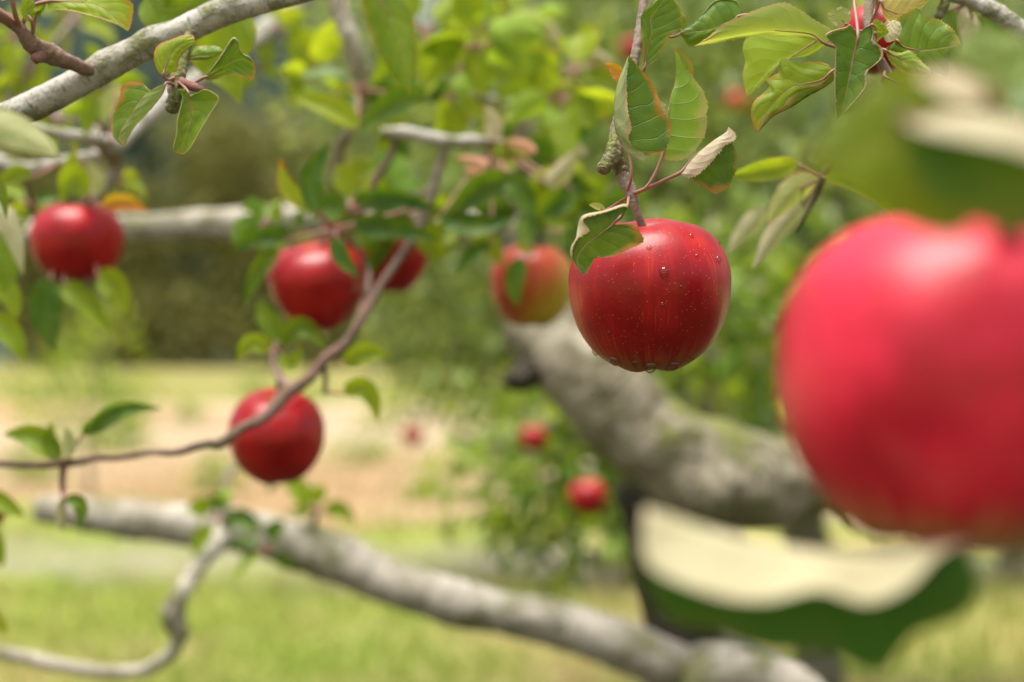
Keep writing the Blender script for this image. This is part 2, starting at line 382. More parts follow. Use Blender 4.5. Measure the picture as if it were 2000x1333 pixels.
def leaf2(parent, mid, L, R, d, map_=None, dz=(8, 8), lip=(0, 0), att=None, tint=(.3, .3, 0), nv=90, nu=7, ser=2.2, teeth=30, bulge=5, wob=2.5, seed=1, pr=3, label=None, L2=None, R2=None, td=0):
    """leaf surface spanned between its midrib and its two margins. points in photo px (+ optional depth offset in px units)"""
    f = map_ or (lambda p: p)
    m, l, r = (resample([f(p) for p in c], nv + 1) for c in (mid, L, R))
    l2 = resample([f(p) for p in L2], nv + 1) if L2 else None; r2 = resample([f(p) for p in R2], nv + 1) if R2 else None
    O = origin(parent); rr = random.Random(seed); V, U, F = [], [], []
    jit = [rr.uniform(.4, 1.4) for _ in range(teeth + 2)]
    for i in range(nv + 1):
        t = i / nv; env = math.sin(math.pi * min(1, max(0, t)) ) ** .5 if 0 < t < 1 else 0
        tooth = jit[int(t * teeth)] * (1 - (t * teeth) % 1) * ser * 2.0 * (1 if .03 < t < .98 else 0)
        sides = []
        for k, (e_, o_, dzz, lp) in enumerate(((l, l2, dz[0], lip[0]), (r, r2, dz[1], lip[1]))):
            M0 = m[i].copy(); E = e_[i].copy(); E[2] += dzz * env; M0[2] += td * t
            E[2] += td * t
            dv = E[:2] - M0[:2]; ln = np.linalg.norm(dv) + 1e-6; row = []
            outer = None
            if o_ is not None: outer = o_[i].copy(); outer[2] += (dzz - 9) * env + td * t
            elif lp: outer = E.copy(); outer[:2] = E[:2] - dv / ln * min(lp, ln * .5) * env; outer[2] -= lp * .7 * env
            for j in range(1, nu + 1):
                e = j / nu; q = M0 * (1 - e) + E * e
                if dz[0] * dz[1] < 0: q[2] += abs(bulge) * env * math.sin(math.pi * e) * (.35 if dzz > 0 else -.5)
                else: q[2] += -bulge * env * math.sin(math.pi * e) * (1 if dzz >= 0 else -1) * .8
                q[2] += wob * env * e * 2 * mn.noise(Vector((t * 5, e * 2 + k * 9, seed)))
                q[1] += wob * env * e * (1 - e) * 1.5 * mn.noise(Vector((t * 6, e * 3 + k * 9, seed + 5)))
                if j == nu and outer is None and ln > 3: q[:2] += dv / ln * tooth * .7
                row.append((q, e * (.86 if outer is not None else 1)))
            if outer is not None:
                dl = outer[:2] - E[:2]; l3 = np.linalg.norm(dl) + 1e-6
                for j in range(1, 5):
                    e = j / 4; q = E * (1 - e) + outer * e
                    q[2] -= 3 * env * math.sin(math.pi * e)
                    if j == 4 and l3 > 2: q[:2] += dl / l3 * tooth * .8
                    row.append((q, .86 + .14 * e))
            else: pass
            sides.append(row)
        pw = lambda q: W(q[0], q[1], d + q[2] * d / FPX)
        M0 = m[i].copy(); M0[2] += td * t
        for q, e in reversed(sides[0]): V.append(pw(q)); U.append((.5 - e / 2, t))
        V.append(pw(M0)); U.append((.5, t))
        for q, e in sides[1]: V.append(pw(q)); U.append((.5 + e / 2, t))
    cols = len(sides[0]) + 1 + len(sides[1])
    for i in range(nv):
        for j in range(cols - 1):
            q = i * cols + j; F.append((q, q + 1, q + cols + 1, q + cols))
    al = rr.random(); tt = [tuple(tint) + (al,)] * len(V); mi = [0] * len(F); n0 = len(V); V = [v - O for v in V]
    if att:
        b0 = W(m[0][0], m[0][1], d + m[0][2] * d / FPX); s = d / FPX
        path = [W(*a) for a in att] + [b0]
        ii = [int(nv * x) for x in (.15, .4)]
        ps = [tuple(v) + (pr * s * (1.3 if i == 0 else 1),) for i, v in enumerate(path)] + [tuple(V[i * cols + len(sides[0])] + O) + (pr * s * w_,) for i, w_ in zip(ii, (.5, .25))]
        v2, f2, u2 = tube_geo(ps, 8, 7, rough=.05, seed=seed)
        V += [v - O for v in v2]; F = F + [tuple(i + n0 for i in f_) for f_ in f2]; U = U + [(0, 0)] * len(v2); tt = tt + [(0, 0, 0, 0)] * len(v2); mi += [1] * len(f2)
    me = mesh('leaf', V, F, M['leaf'], U, tt); me.materials.append(M['petiole']); me.polygons.foreach_set('material_index', mi)
    o = obj('leaf', me, parent)
    if label: o['label'] = label
    return o

def zm(x0, y0, k): return lambda p: (x0 + p[0] / k, y0 + p[1] / k) + tuple(p[2:])

def cluster(parent, px, py, d, n, L, seed=1, tints=((.4, .3, 0),), spread=1.0, down=.2, wr=.30):
    """a few leaves round one spur"""
    r = random.Random(seed)
    for i in range(n):
        a = (i + r.random() * .8) / n * 6.283
        l = L * r.uniform(.7, 1.15); dx, dy = math.cos(a) * spread, math.sin(a) * .8 + down
        k = math.hypot(dx, dy) or 1; fs = r.uniform(.6, 1); dx, dy = dx / k * fs, dy / k * fs
        dd = r.uniform(-.5, .5) * l * d / FPX
        st = .28 * l; b = (px + dx * st, py + dy * st); tp = (px + dx * (st + l), py + dy * (st + l) + .15 * l)
        md = ((b[0] + tp[0]) / 2 + r.uniform(-.1, .1) * l, (b[1] + tp[1]) / 2 - r.uniform(.0, .22) * l)
        w = l * r.uniform(.8, 1.2) * wr
        leaf(parent, (b, md, tp), (d + dd * .2, d + dd * .6, d + dd), (w, w), att=[(px, py, d)], roll=r.choice([0, 0, 0, 25, -30, 150, 180, 60]) + r.uniform(-15, 15),
             fold=(r.uniform(5, 45), r.uniform(5, 45)), curl=(r.uniform(-20, 40), r.uniform(-20, 40)), tint=r.choice(tints), q=0, seed=seed * 31 + i)

# ------------------------------------------------------------------ apples
def apple_geo(R=.04, h=.93, taper=.10, dt=.30, db=.16, lobes=.018, seed=0, na=64, nt=48, lean=0, low=.84):
    V, F, U = [], [], []; rr = random.Random(seed); p5 = rr.random() * 6
    for i in range(nt + 1):
        a = math.pi * i / nt
        for j in range(na):
            th = 2 * math.pi * j / na
            s = math.sin(a); c = math.cos(a)
            x = R * (abs(s) ** (.88 if c > 0 else low)) * (1 + taper * c - .03 * c * c)
            lb = 1 + lobes * math.cos(5 * th + p5) * (.5 - .7 * c) + .012 * math.cos(3 * th + p5 * 2) + .01 * math.cos(2 * th + p5)
            z = R * h * (abs(c) ** .92) * (1 if c > 0 else -1)
            q = x / R
            if c > 0: z -= R * dt * math.exp(-(q / .27) ** 1.6) + R * .035 * max(0, 1 - q) * math.cos(th * 3 + p5) * math.exp(-((q - .42) / .2) ** 2)
            else: z += R * db * math.exp(-(q / .25) ** 2) - R * .02 * math.cos(5 * th + p5) * math.exp(-((q - .4) / .2) ** 2)
            z += lean * x * math.cos(th)
            V.append(Vector((x * lb * math.cos(th), x * lb * math.sin(th), z))); U.append((j / na, i / nt))
    for i in range(nt):
        for j in range(na):
            k = (j + 1) % na; F.append((i * na + j, (i + 1) * na + j, (i + 1) * na + k, i * na + k))
    return V, F, U

def apple(px, py, d, rpx, mat, label, stem=None, tilt=(0, 0), group='apples hanging in the orchard', stemr=5, spin=0, **kw):
    R = rpx * d / FPX; c = W(px, py, d); r = root('apple', c, label, 'apple', group)
    r.rotation_euler = (math.radians(tilt[0]), math.radians(tilt[1]), 0)
    V, F, U = apple_geo(R, **kw); o = obj('skin', mesh('skin', V, F, M[mat], U), r); o.rotation_euler = (0, 0, math.radians(spin))
    h = kw.get('h', .93); dt = kw.get('dt', .30)
    z0 = R * (h - dt - .06); rot = r.rotation_euler.to_matrix().inverted()
    if stem: pts = [Vector((0, 0, z0))] + [rot @ (W(*s) - c) for s in stem]
    else: pts = [Vector((0, 0, z0)), Vector((R * .02, 0, z0 + R * .25)), Vector((R * .08, 0, z0 + R * .52))]
    sr = stemr * d / FPX
    V, F, U = tube_geo([tuple(p) + (sr * (1 + .25 * (i == len(pts) - 1)),) for i, p in enumerate(pts)], 10, 6, rough=.05)
    obj('stem', mesh('stem', V, F, M['twig_grey'], U), r)
    # dried calyx in the lower hollow
    V, F = [], []
    zb = -R * (h - kw.get('db', .16)) + R * .03
    for k in range(5):
        a = k * 1.257; q = len(V)
        for (rr_, aa, zz) in ((.03, -.5, 0), (.03, .5, 0), (.10, .25, -.05), (.13, 0, -.10), (.10, -.25, -.05)):
            V.append(Vector((R * rr_ * math.cos(a + aa), R * rr_ * math.sin(a + aa), zb + R * zz)))
        F.append((q, q + 1, q + 2, q + 3, q + 4))
    obj('calyx', mesh('calyx', V, F, M['calyx']), r)
    return r

# ------------------------------------------------------------------ ground
def sheet(name, x0, x1, y0, y1, z, mat, wob=0, n=60, m=1):
    V, F = [], []
    for i in range(n + 1):
        x = x0 + (x1 - x0) * i / n
        ya = y0 + wob * (mn.noise(Vector((x * .35, y0, 0))) + .5 * mn.noise(Vector((x * 1.3, y0, 3))))
        yb = y1 + wob * 1.6 * (mn.noise(Vector((x * .3, y1, 5))) + .5 * mn.noise(Vector((x * 1.1, y1, 3))))
        for j in range(m + 1): V.append((x, ya + (yb - ya) * j / m, z))
    for i in range(n):
        for j in range(m):
            q = i * (m + 1) + j; F.append((q, q + m + 1, q + m + 2, q + 1))
    return tag(obj(name, mesh(name, V, F, mat, smooth=False)), kind='structure')

M['grass'] = ground_mat('grass_ground', ((.25, .31, .05), (.38, .39, .11), (.48, .40, .20), (.20, .29, .03)), .7)
M['dry'] = ground_mat('dry_field', ((.42, .33, .22), (.50, .40, .29), (.36, .23, .12), (.33, .28, .13)), .3)
M['track'] = ground_mat('dirt_track', ((.25, .26, .10), (.27, .24, .19), (.24, .29, .07), (.18, .18, .10)), .8)
M['meadow'] = ground_mat('far_meadow', ((.19, .20, .04), (.25, .23, .07), (.36, .28, .15), (.17, .18, .04)), .12)
sheet('ground', -400, 400, -30, 900, 0, M['grass'], n=8)
M['bounce_dark'] = ground_mat('dark_bounce_strip', ((.03, .025, .018), (.05, .04, .03), (.035, .045, .015)), 1.5)
sheet('dark_bounce_strip', -14, 14, -5, 5.6, .010, M['bounce_dark'], wob=.25, n=120)  # unseen dark sheet added below the branches to cut light bounced up
sheet('dirt_track', -12, 12, 9.0, 10.6, .008, M['track'], wob=2.0, n=120)
sheet('dry_field', -60, 60, 12.4, 34, .008, M['dry'], wob=2.2, n=200)
sheet('meadow', -120, 120, 34.5, 79, .012, M['meadow'], wob=1.5, n=120)

def blades(n, x0, x1, y0, y1, seed, hh=(.05, .14)):
    r = np.random.default_rng(seed); y = y0 * (y1 / y0) ** r.random(n); y = np.where((y > 8.9) & (y < 10.4) & (r.random(n) < .85), y0 + (8.9 - y0) * r.random(n), y); x = (r.random(n) * 2 - 1) * y * .42
    h = r.uniform(*hh, n); a = r.random(n) * 6.283; w = .006; ln = r.normal(0, .05, (n, 2))
    V = np.zeros((n, 3, 3)); V[:, 0] = np.stack([x - w * np.cos(a), y - w * np.sin(a), 0 * x], 1); V[:, 1] = np.stack([x + w * np.cos(a), y + w * np.sin(a), 0 * x], 1)
    V[:, 2] = np.stack([x + ln[:, 0], y + ln[:, 1], h], 1)
    p1 = np.array([mn.noise(Vector((a * .55, b * .9, seed))) + .5 * mn.noise(Vector((a * 2.1, b * 2.6, seed))) for a, b in zip(x, y)])
    p2 = np.array([mn.noise(Vector((a * .8, b * 1.2, seed + 9))) + .4 * mn.noise(Vector((a * 3, b * 3, seed + 4))) for a, b in zip(x, y)])
    T = np.repeat(np.stack([np.clip(.5 + 1.1 * p1 + r.normal(0, .15, n), 0, 1), np.clip(.5 + 1.0 * p2 + r.normal(0, .15, n), 0, 1), r.random(n), r.random(n)], 1), 3, 0)
    return V.reshape(-1, 3), [(3 * i, 3 * i + 1, 3 * i + 2) for i in range(n)], T
M['blade'] = foliage_mat('grass_blades', (.22, .33, .03), (.43, .41, .13), (.56, .43, .26))
v, f, tt = blades(26000, 0, 0, 5.2, 12.2, 3)
tag(obj('grass', mesh('grass', v, f, M['blade'], tint=tt)), 'short yellow-green grass of the orchard floor', 'grass', kind='stuff')
M['straw'] = foliage_mat('straw_blades', (.40, .31, .19), (.50, .39, .27), (.30, .28, .10))
v, f, tt = blades(14000, 0, 0, 12.4, 30, 5, (.08, .2))
tag(obj('dry_grass', mesh('dry_grass', v, f, M['straw'], tint=tt)), 'straw coloured dry grass covering the field', 'grass', kind='stuff')

# ------------------------------------------------------------------ leaf masses for trees farther off
TL = []                               # template leaf along +X, normal +Z
for t_, w_ in ((0, .0), (.18, .21), (.45, .29), (.75, .2), (1, 0)):
    for s_ in (-1, 0, 1): TL.append((t_, s_ * w_, abs(s_) * w_ * .45 - .25 * t_ * t_))
TL = np.array(TL); TLF = [(3 * i + j, 3 * i + j + 3, 3 * i + j + 4, 3 * i + j + 1) for i in range(4) for j in range(2)]
TLU = np.array([(.5 + .5 * s, t) for t in (0, .18, .45, .75, 1) for s in (-1, 0, 1)])
def leafmass(blobs, n, size, seed, tfun=None, droop=.3, hollow=.35):
    """blobs: (cx,cy,cz,rx,ry,rz). many small leaves spread through the volume in clumps"""
    r = np.random.default_rng(seed); vol = np.array([b[3] * b[4] * b[5] for b in blobs]) ** .8; vol /= vol.sum()
    k = r.choice(len(blobs), n, p=vol); B = np.array(blobs)[k]
    nc = max(8, n // 32)
    # clump centres
    kc = r.choice(len(blobs), nc, p=vol); Bc = np.array(blobs)[kc]
    dcv = r.normal(size=(nc, 3)); dcv /= np.linalg.norm(dcv, axis=1)[:, None]; rad = (hollow + (1 - hollow) * r.random(nc)) ** .6
    cc = Bc[:, :3] + dcv * rad[:, None] * Bc[:, 3:]
    ci = r.integers(0, nc, n); pos = cc[ci] + r.normal(size=(n, 3)) * size * 1.6
    out = pos - Bc[ci][:, :3]; out /= np.linalg.norm(out, axis=1)[:, None] + 1e-9
    X = out + r.normal(size=(n, 3)) * .8; X[:, 2] -= droop; X /= np.linalg.norm(X, axis=1)[:, None]
    Z = r.normal(size=(n, 3)) + np.array([0, 0, .9]); Z -= X * (Z * X).sum(1)[:, None]; Z /= np.linalg.norm(Z, axis=1)[:, None]
    Y = np.cross(Z, X); s = size * r.uniform(.7, 1.3, n)
    V = pos[:, None, :] + s[:, None, None] * (TL[None, :, 0:1] * X[:, None, :] + TL[None, :, 1:2] * Y[:, None, :] + TL[None, :, 2:3] * Z[:, None, :])
    nv = len(TL); base = (np.arange(n) * nv)
    F = (np.array(TLF)[None] + base[:, None, None]).reshape(-1, 4).tolist()
    cl = r.random(nc)[ci]
    ye = np.clip(.02 + .85 * cl + r.normal(0, .2, n), 0, 1); ed = np.clip(r.normal(.1, .3, n), 0, 1) ; pk = np.clip(r.normal(.2, .3, n), 0, 1)
    T = np.repeat(np.stack([ye, ed, pk, r.random(n)], 1), nv, 0)
    return V.reshape(-1, 3), F, np.tile(TLU, (n, 1)), T

def wtube(name, pts, mat, parent, seg=12, n=6, **kw):
    O = origin(parent); V, F, U = tube_geo(pts, seg, n, **kw)
    return obj(name, mesh(name, [v - O for v in V], F, mat, U), parent)

def orchard_tree(x, y, label, blobs, n, seed, mat='crown_leaf', size=.07):
    r = root('apple_tree', (x, y, 0), label, 'tree', 'apple trees farther back in the orchard')
    rr = random.Random(seed)
    wtube('trunk', [(x, y, -.05, .10), (x + .03, y, .5, .085), (x - .04, y, .95, .08), (x, y, 1.3, .06)], M['bark_big'], r, knots=3, seed=seed)
    for b in blobs:
        c = Vector(b[:3]); s = Vector((x, y, .95 + rr.random() * .3)); m_ = s.lerp(c, .5) + Vector((0, 0, .15))
        wtube('branch', [tuple(s) + (.045,), tuple(m_) + (.03,), tuple(c) + (.018,), tuple(c + (c - s) * .25) + (.006,)], M['bark_big'], r, seg=8, seed=seed)
    V, F, U, T = leafmass(blobs, n, size, seed)
    V = V - np.array([x, y, 0])
    obj('crown', mesh('crown', V, F, M[mat], U, T), r)
    return r

orchard_tree(1.05, 5.0, 'leafy apple tree filling the right background behind the focused apple',
    [(1.2, 5.0, 2.2, 1.0, .8, .8), (.45, 4.8, 2.1, .65, .6, .7), (2.0, 4.9, 1.9, .8, .7, .9), (.9, 4.6, 1.45, .75, .5, .45), (.05, 4.9, 1.75, .4, .5, .45), (1.9, 4.6, 1.35, .6, .5, .4), (.9, 5.2, 2.9, 1.3, .8, .5), (1.6, 5.4, 1.6, 1.2, .5, .6)], 11500, 11)
orchard_tree(.62, 8.6, 'smaller apple tree further back in the middle gap, crown down to the field',
    [(-.1, 8.6, 1.9, .8, .7, .8), (-.5, 8.5, 2.6, .8, .7, .7), (.5, 8.7, 1.5, .7, .6, .6), (-.2, 8.7, 3.3, 1.3, .8, .7), (-.35, 8.6, 1.75, .6, .5, .6), (-.2, 8.6, 1.15, .4, .4, .25)], 7600, 12, size=.075)
orchard_tree(3.1, 8.8, 'apple tree far back on the right, mostly hidden by nearer foliage',
    [(3.1, 8.8, 2.3, 1.3, 1, 1.1), (2.3, 8.6, 1.6, .9, .8, .7), (4.0, 8.6, 1.7, .9, .8, .8), (2.0, 8.8, 3.2, 1.6, .8, .7)], 6500, 13, size=.08)
orchard_tree(.57, 3.75, 'low apple tree with dark leaves hanging below the thick limb',
    [(.08, 3.6, 1.20, .19, .16, .15), (.20, 3.6, 1.06, .09, .1, .13), (.0, 3.6, 1.24, .13, .12, .10), (.17, 3.65, 1.15, .2, .12, .2), (.5, 3.8, 1.5, .35, .3, .3)], 1900, 14, size=.055, mat='leaf')
# thin young tree standing in the meadow gap on the left
r_ = root('sapling', (-3.62, 12.3, 0), 'pale bushy sapling in front of the dry field at far left', 'tree')
wtube('trunk', [(-3.62, 12.3, 0, .03), (-3.66, 12.3, .5, .025), (-3.6, 12.3, 1.2, .012), (-3.64, 12.3, 1.8, .005)], M['twig_grey'], r_, seg=8)
V, F, U, T = leafmass([(-3.7, 12.3, 1.35, .38, .3, .55), (-3.4, 12.3, .95, .35, .3, .3), (-3.9, 12.3, .8, .3, .3, .3)], 900, .07, 21)
obj('crown', mesh('crown', V - np.array([-3.62, 12.3, 0]), F, M['leaf'], U, T), r_)

# weeds breaking up the dry field
rw = random.Random(5)
for i, (px, d_, h_) in enumerate([(60, 15, .35), (250, 19, .4), (330, 26, .5), (420, 14, .25), (700, 17, .35), (760, 24, .5), (860, 13.4, .3), (930, 16, .5), (1010, 20, .6), (40, 32, .8), (170, 36, .8), (520, 38, .7), (620, 33, .6)]):
    x_ = (px - 1000) / FPX * d_; wv = root('weed_clump', (x_, d_, 0), ['leafy weed clump in the dry field, furthest left of the near weeds', 'weed clump in the dry field below the leftmost apple', 'tall weed clump in the dry field behind the left leaf pair',
        'weed clump in front of the dry field near the lowest apple', 'weed clump just right of the lowest apple', 'tall weed clump at the middle of the dry field', 'small weed clump at the near edge of the dry field',
        'weed clump left of the two small distant apples', 'weed clump furthest right, behind the dark leafy bush', 'low bush beyond the dry field at the far left edge', 'low bush beyond the dry field under the leftmost apple',
        'low bush beyond the dry field left of the heart-shaped apple', 'low bush beyond the dry field under the heart-shaped apple'][i], 'weed' if i < 9 else 'bush', 'weeds scattered over the dry field' if i < 9 else 'low bushes beyond the dry field')
    wtube('stem', [(x_, d_, -.02, .012), (x_ + .02, d_, h_ * .5, .008), (x_, d_, h_ * .9, .004)], M['twig_grey'], wv, seg=6, n=4)
    V, F, U, T = leafmass([(x_, d_, h_ * .5, h_ * rw.uniform(.6, 1.1), h_ * .5, h_ * .45), (x_ + h_ * rw.uniform(-.8, .8), d_, h_ * .35, h_ * .5, h_ * .4, h_ * .3)], 260, .06 + .05 * h_, 100 + i)
    obj('foliage', mesh('foliage', V - np.array([x_, d_, 0]), F, M['leaf'], U, T), wv)

# far wood beyond the meadow
M['olive'] = foliage_mat('olive_foliage', (.14, .145, .036), (.30, .30, .08), (.34, .22, .06))
M['conifer'] = foliage_mat('conifer_foliage', (.055, .09, .07), (.11, .16, .115))  # colour lightened to carry the distance haze on conifers and hill
M['far_bark'] = plain('far_bark', (.09, .07, .05), .9, .3, 3)
def far_tree(proto, x, y, s, label, group):
    o = proto.copy(); COL.objects.link(o); o.location = (x, y, 0); o.scale = (s, s, s); o['label'] = label; o['group'] = group
    o.rotation_euler = (0, 0, x * 1.7)
    for c in proto.children:
        k = c.copy(); COL.objects.link(k); k.parent = o
    return o
def make_broadleaf(seed, x, y, label):
    r = root('broadleaf_tree', (0, 0, 0), label, 'tree', 'broadleaf trees along the meadow edge')
    wtube('trunk', [(0, 0, -.2, .35), (.1, 0, 3, .28), (0, .1, 6, .18), (.1, 0, 9, .06)], M['far_bark'], r)
    rr = random.Random(seed)
    bl = [(rr.uniform(-2.5, 2.5), rr.uniform(-2, 2), 1.6 + 10.5 * (i / 8), 3.3 - .20 * i, 2.6 - .15 * i, 1.7) for i in range(9)]
    V, F, U, T = leafmass(bl, 6500, .50, seed)
    obj('crown', mesh('crown', V, F, M['olive'], U, T), r); r.location = (x, y, 0); return r
def make_conifer(seed, x, y, label):
    r = root('conifer', (0, 0, 0), label, 'tree', 'conifers rising behind the meadow edge')
    wtube('trunk', [(0, 0, -.2, .4), (0, 0, 10, .25), (0, 0, 24, .04)], M['far_bark'], r)
    bl = [(0, 0, 3 + 21 * i / 11, 3.9 * (1 - i / 12.5), 3.9 * (1 - i / 12.5), 1.3) for i in range(12)]
    V, F, U, T = leafmass(bl, 5200, .55, seed, droop=.7, hollow=.1)
    obj('crown', mesh('crown', V, F, M['conifer'], U, T), r); r.location = (x, y, 0); return r
def gap(x, y): return 1 - .30 * math.exp(-((x / y + .063) / .014) ** 2) - .28 * math.exp(-((x / y - .033) / .008) ** 2)
hill_v, hill_f = [], []
for i in range(61):
    for j in range(13):
        x = -260 + 520 * i / 60; y = 96 + 20 * j
        hill_v.append((x, y, max(-.5, (j / 12) ** 1.1 * (80 + 10 * mn.noise(Vector((x * .03, 1, 0)))) * gap(x, y) + 3 * mn.noise(Vector((x * .02, y * .02, 0))) - .6)))
for i in range(60):
    for j in range(12):
        q = i * 13 + j; hill_f.append((q, q + 13, q + 14, q + 1))
tag(obj('hill', mesh('hill', hill_v, hill_f, M['conifer'], tint=[(mn.noise(Vector(v) * .1) * .5 + .5, 0, 0, 0) for v in hill_v])), kind='structure')
def hill_h(x, y): return max(-.5, max(0, (y - 96) / 240) ** 1.1 * (80 + 10 * mn.noise(Vector((x * .03, 1, 0)))) * gap(x, y) + 3 * mn.noise(Vector((x * .02, y * .02, 0))) - .6)
rh = random.Random(77); cv, cf, ct = [], [], []
for k in range(2600):
    y = 120 + 214 * rh.random() ** .8; x = (rh.random() * 2 - 1) * y * .46; h_ = rh.uniform(9, 17); z0 = hill_h(x, y) - .5; w_ = h_ * rh.uniform(.17, .25); cc_ = rh.random()
    for lv in range(3):
        q = len(cv)
        for j in range(7):
            a_ = j * .8976 + lv + rh.random() * .3; rr_ = w_ * (1 - lv * .27) * rh.uniform(.75, 1.15)
            cv.append((x + rr_ * math.cos(a_), y + rr_ * math.sin(a_), z0 + h_ * (.08 + .28 * lv))); ct.append((cc_, 0, 0, 0))
        cv.append((x, y, z0 + h_ * (.5 + .25 * lv))); ct.append((min(1, cc_ + .2), 0, 0, 0))
        for j in range(7): cf.append((q + j, q + (j + 1) % 7, q + 7))
tag(obj('forest', mesh('forest', cv, cf, M['conifer'], tint=ct, smooth=False)), 'blue-green conifer forest covering the distant hillside', 'forest', kind='stuff')
words = ['tall', 'broad', 'leaning', 'bushy', 'slim', 'rounded', 'sparse', 'dense', 'ragged']
pb = [make_broadleaf(51, -33, 82, 'olive broadleaf tree at the far left of the meadow edge'), make_broadleaf(52, -26.5, 81, 'olive broadleaf tree behind the left red apple')]
for i, x in enumerate([-20.5, -15, -9.5, -3.5, 3, 10, 17, 24, 31]):
    far_tree(pb[i % 2], x, 80 + (i * 37 % 7), .85 + .3 * ((i * 29) % 10) / 10,
             ['olive broadleaf tree, %s from the left along the meadow edge' % k for k in ('third', 'fourth', 'fifth', 'sixth', 'seventh', 'eighth', 'ninth', 'tenth', 'last')][i], 'broadleaf trees along the meadow edge')
pc = make_conifer(61, -42, 112, 'dark conifer at the far left of the conifer row')
for i, x in enumerate([-36.5, -31, -25, -19.5, -13.5, 1.5, 7.5, 14, 20, 27, 34]):
    far_tree(pc, x, 108 + (i * 53 % 11), .95 + .35 * ((i * 17) % 10) / 10,
             'dark conifer, %s from the left in the conifer row' % ('second', 'third', 'fourth', 'fifth', 'sixth', 'seventh', 'eighth', 'ninth', 'tenth', 'eleventh', 'last')[i], 'conifers rising behind the meadow edge')

# ------------------------------------------------------------------ the main apple tree: thick limbs about 1.8 m off
DT = 1.85
tree = root('apple_tree', W(1400, 2900, DT), 'old apple tree with thick forked grey limb and long low limb', 'tree')
TR = tube('trunk', [(1440, 2980, 1.95, 200), (1432, 2300, 1.93, 165), (1425, 1700, 1.92, 150), (1405, 1420, 1.92, 125), (1352, 1290, 1.9, 88), (1325, 1160, 1.89, 72), (1305, 1040, 1.88, 78), (1290, 940, 1.86, 90)], M['bark_trunk'], tree, seg=36, n=18, rough=.12, knots=14, seed=2)
tube('limb', [(1330, 1385, 1.86, 80), (1400, 1322, 1.84, 66), (1470, 1310, 1.82, 56), (1550, 1350, 1.8, 45), (1640, 1440, 1.78, 42), (1800, 1560, 1.76, 36)], M['bark_limb'], tree, seg=24, n=12, rough=.12, knots=8, seed=19)
L2 = tube('limb', [(2060, 200, 2.1, 60), (1960, 480, 2.05, 68), (1850, 690, 1.98, 74), (1720, 840, 1.92, 82), (1600, 920, 1.88, 82), (1490, 945, 1.85, 86), (1375, 925, 1.83, 100), (1265, 852, 1.82, 94), (1178, 765, 1.82, 88), (1092, 678, 1.85, 84), (1035, 605, 1.9, 66), (1015, 520, 1.95, 46), (1040, 430, 2.0, 40)], M['bark_big'], tree, seg=36, n=16, rough=.09, knots=14, seed=5)
tube('limb_stub', [(1090, 690, 1.85, 46), (1040, 728, 1.82, 34), (1008, 742, 1.80, 24), (990, 740, 1.79, 14)], M['bark_trunk'], tree, seg=18, n=8, rough=.12, seed=9)
L3 = tube('limb', [(1440, 1340, 1.9, 60), (1330, 1312, 1.86, 56), (1240, 1270, 1.82, 50), (1100, 1222, 1.8, 45), (950, 1190, 1.78, 43), (800, 1150, 1.76, 43), (680, 1105, 1.75, 44), (560, 1060, 1.74, 45), (450, 1032, 1.73, 44), (330, 1022, 1.74, 40), (230, 1012, 1.76, 37), (140, 1000, 1.78, 32), (80, 995, 1.80, 26)], M['bark_limb'], tree, seg=28, n=14, rough=.07, knots=12, seed=7)
B1 = tube('branch', [(440, 1035, 1.72, 26), (400, 1085, 1.66, 20), (372, 1130, 1.62, 17), (350, 1165, 1.6, 19), (338, 1205, 1.6, 24), (350, 1240, 1.6, 17), (325, 1285, 1.6, 14), (270, 1310, 1.6, 12), (200, 1312, 1.6, 13), (110, 1298, 1.6, 13), (0, 1275, 1.6, 14), (-60, 1270, 1.6, 13)], M['bark_limb'], tree, seg=16, n=10, rough=.10, knots=4, seed=8)
B2 = tube('branch', [(-60, 470, 1.75, 20), (60, 455, 1.75, 24), (230, 448, 1.75, 27), (400, 438, 1.76, 28), (560, 430, 1.78, 30), (700, 430, 1.8, 31), (860, 438, 1.84, 33), (1020, 470, 1.92, 36)], M['bark_limb'], tree, seg=20, n=10, rough=.08, knots=6, seed=11)
B3 = tube('branch', [(640, -60, 1.30, 20), (665, 20, 1.30, 19), (690, 90, 1.30, 19), (712, 165, 1.32, 20), (690, 230, 1.34, 15), (665, 290, 1.36, 12), (655, 360, 1.45, 11), (660, 425, 1.78, 14)], M['bark_limb'], tree, seg=16, n=10, rough=.10, knots=4, seed=12)
B4 = tube('branch', [(712, 160, 1.32, 13), (760, 165, 1.36, 10), (850, 180, 1.45, 9), (1000, 210, 1.6, 10), (1040, 300, 1.7, 14), (1080, 380, 1.8, 20), (1045, 440, 1.98, 30)], M['bark_limb'], tree, seg=14, n=10, rough=.10, knots=3, seed=13)
B5 = tube('branch', [(1045, 420, 1.98, 28), (1060, 340, 1.8, 22), (1020, 300, 1.45, 11), (960, 280, 1.22, 12), (870, 275, 1.2, 13), (800, 262, 1.2, 14), (745, 262, 1.2, 13)], M['bark'], tree, seg=14, n=10, rough=.10, knots=3, seed=14)
B6 = tube('branch', [(1030, 460, 2.0, 38), (1020, 330, 1.95, 26), (1012, 200, 1.8, 23), (1005, 90, 1.7, 23), (985, -60, 1.6, 24)], M['bark_limb'], tree, seg=16, n=10, rough=.08, knots=3, seed=15)
T1 = tube('twig', [(872, 280, 1.2, 8), (860, 320, 1.2, 9), (848, 360, 1.2, 9), (840, 400, 1.2, 7)], M['twig_grey'], B5, seg=10, n=6)
T2 = tube('twig', [(775, 268, 1.2, 6), (760, 310, 1.2, 7), (735, 350, 1.2, 8), (718, 400, 1.2, 7), (690, 420, 1.2, 6)], M['twig_dark'], B5, seg=10, n=6)

